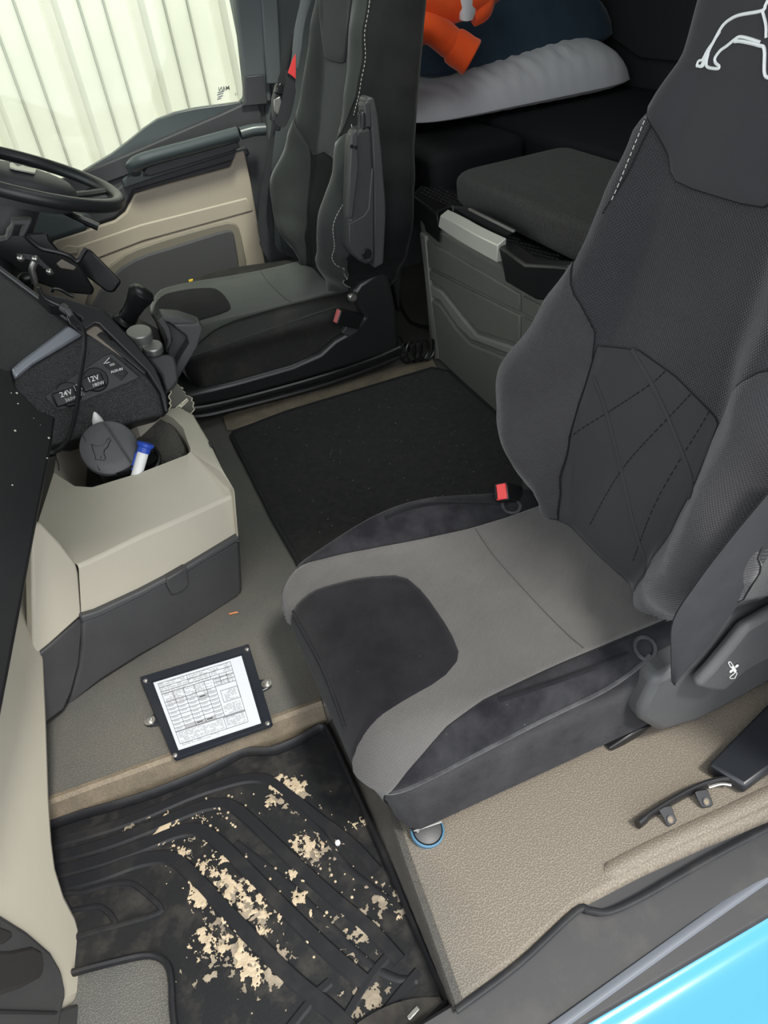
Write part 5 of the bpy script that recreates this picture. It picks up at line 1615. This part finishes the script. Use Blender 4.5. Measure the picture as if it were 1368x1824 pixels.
for v in (.035, .10, .165, .205, .33, .64 + .12, .77, .93): hl(v)
for v in (.385, .44, .495, .55, .605, .66, .715): hl(v, .04, .62)
vl(.04, .035, .93); vl(.86, .035, .93); vl(.36, .035, .165); vl(.60, .10, .205)
for u in (.16, .28, .40, .52, .62): vl(u, .205, .765)
for u in (.70, .78): vl(u, .165, .33)
for v in (.165 + .055, .27): hl(v, .62, .86)
hl(.41, .66, .86); hl(.58, .66, .86); vl(.66, .41, .58); vl(.857, .41, .58)
hl(.78, .60, .86); vl(.60, .78, .93)
ln_.build('form_ruling', M_print, pap)
tx = MB()
rp = random.Random(9)
for v0_, v1_, u0_, u1_, hh in [(.045, .095, .05, .34, .012), (.04, .10, .38, .84, .012), (.11, .16, .05, .58, .012), (.11, .16, .62, .84, .012), (.172, .20, .05, .58, .012), (.21, .32, .06, .60, .010), (.21, .32, .64, .84, .012), (.34, .38, .06, .60, .012), (.43, .57, .69, .83, .012), (.62, .75, .64, .84, .008), (.79, .92, .06, .58, .009), (.79, .92, .62, .84, .008), (.94, .965, .06, .5, .008)]:
    v = v0_
    while v < v1_:
        u = u0_
        while u < u1_:
            l = rp.uniform(.02, .07)
            if rp.random() < .8: bar(tx, u, v, min(u + l, u1_), v + hh)
            u += l + .012
        v += hh * 2.1
for r_i in range(7):
    for c_i, u in enumerate((.06, .18, .30, .42, .535)):
        if rp.random() < .8: bar(tx, u, .40 + r_i * .055, u + .07, .40 + r_i * .055 + .012)
bar(gy, .405, .39, .52, .435); bar(gy, .165, .72, .52, .762)
tx.build('form_text', M_print2, pap, kind='stuff')
gy.build('form_shading', M_print2, pap)
for x, y in ((259, 1213), (440, 1157), (477, 1289), (312, 1346)):
    MB().lathe([(0, .0042), (.002, .004), (.0032, .002), (.0034, .0003)], pz(x, y, ZP + .002), (0, 0, 1), 14).build('rivet', M_steel, pl)
for (x, y, ex, ey) in ((267, 1284, 290, 1276), (475, 1218, 456, 1222)):
    b0, b1 = aZ(x, y, .006), aZ(ex, ey, .006)
    d_ = (b1 - b0) / np.linalg.norm(b1 - b0)
    s_ = np.array([-d_[1], d_[0], 0])
    er = MB().prism([b0 - d_ * .008 + s_ * .006, b0 + s_ * .011, b1 + d_ * .01 + s_ * .018, b1 + d_ * .01 - s_ * .018, b0 - s_ * .011, b0 - d_ * .008 - s_ * .006], (0, 0, -.005)).build('fixing_ear', M_plate, pl, bevel=.002)
    MB().lathe([(0, .0095), (.0015, .0095), (.0018, .006), (.005, .0058), (.006, .004)], b0 + np.array([0, 0, .0002]), (0, 0, 1), 18).build('fixing_bolt', M_steel, er)

# ================================================================== NEAR RIGHT LOOSE THINGS
hb = thing('loose_bracket', aZ(1240, 1420, 0), 'bent black metal bracket with two holed tabs lying on the vinyl', 'bracket')
bp_ = smooth([aZ(x, y, .012) for x, y in [(1136, 1468), (1160, 1450), (1200, 1425), (1245, 1402), (1285, 1391), (1312, 1392)]], 4)
bb = MB().tube(bp_, [(.006, .010)] * 3 + [(.0045, .0105)] * 20, 10, flat=(0, 0, 1)).build('bar', M_black, hb)
MB().tube(smooth([aZ(1262, 1402, .014), aZ(1285, 1396, .016), aZ(1302, 1398, .014)], 4), .0022, 6).build('wire', M_steel, hb)
for tpx_, hx_, p_ in (([(1174, 1443), (1178, 1438), (1194, 1434), (1198, 1440), (1206, 1461), (1203, 1467), (1192, 1473), (1188, 1470), (1182, 1456)], (1194, 1460), (1185, 1452)),
                      ([(1238, 1411), (1242, 1408), (1258, 1405), (1262, 1408), (1271, 1432), (1268, 1437), (1254, 1440), (1250, 1437), (1245, 1427)], (1258, 1428), (1252, 1422))):
    p0_ = aZ(*p_, .011)
    tn = np.array([.1, -.62, .78])
    t_o = slab('tab', tpx_, p0_, tn, .003, M_black, hb, bevel=.0012)
    c_ = at_plane(*hx_, p0_, tn)
    MB().lathe([(-.0005, .0062), (.0012, .0060), (.0012, .0044), (-.0005, .0042)], c_, tn, 16).build('hole_rim', M_greypl2, t_o)
    MB().lathe([(0, .0044), (.0004, .0044)], c_ + tn * .0003, tn, 12).build('hole', M_brown, t_o)
tbk = MB()
tp_ = [aZ(x, y, .026) for x, y in [(1262, 1360), (1327, 1400), (1440, 1318), (1400, 1220)]]
MB().prism(tp_, (0, 0, -.022)).build('black_case', mat('case_black', (.016, .018, .022), .32, spec=.5), None, bevel=.005, seg=3, label='flat black plastic case on the floor at the right edge', cat='case')
# strap buckle with pale blue rim under the cushion
rc = aZ(761, 1479, .010)
cr__ = thing('ring_clip', aZ(762, 1484, 0), 'clear round clip with a pale blue rim under the near cushion', 'clip')
MB().lathe([(-.008, .0235), (.002, .0245), (.004, .022), (-.004, .020)], rc, (.1, -.25, 1), 28).build('blue_rim', M_bluering, cr__)
MB().lathe([(-.008, .020), (.004, .020), (.006, .015)], rc, (.1, -.25, 1), 28).build('clear_disc', M_greypl2, cr__)
MB().tube([aZ(737, 1478, .02), aZ(762, 1470, .024), aZ(786, 1462, .024)], (.003, .002), 8).build('steel_bar', M_knob, cr__)
MB().tube([aZ(735, 1466, .03), aZ(738, 1476, .018), aZ(744, 1482, .014)], .005, 8).build('clip_hinge', M_black, cr__)
# bits on the floor
MB().obox(aZ(407, 1094, .001), aZ(423, 1090, .001) - aZ(407, 1094, .001), (.001, -.004, 0), (0, 0, .003)).build('orange_splinter', M_splinter, None, bevel=.001, label='small orange splinter on the vinyl below the console drawer', cat='splinter')
lint = MB()
rl = random.Random(2)
for k in range(230):
    p = aZ(rl.uniform(430, 880), rl.uniform(670, 960), .0095)
    if p[0] < .24 or p[0] > .79 or p[1] < 1.2: continue
    r_ = rl.uniform(.0003, .0009)
    lint.lathe([(0, r_), (r_, r_ * .3)], p, (0, 0, 1), 5)
lint.build('lint_specks', M_stone, car, kind='stuff')
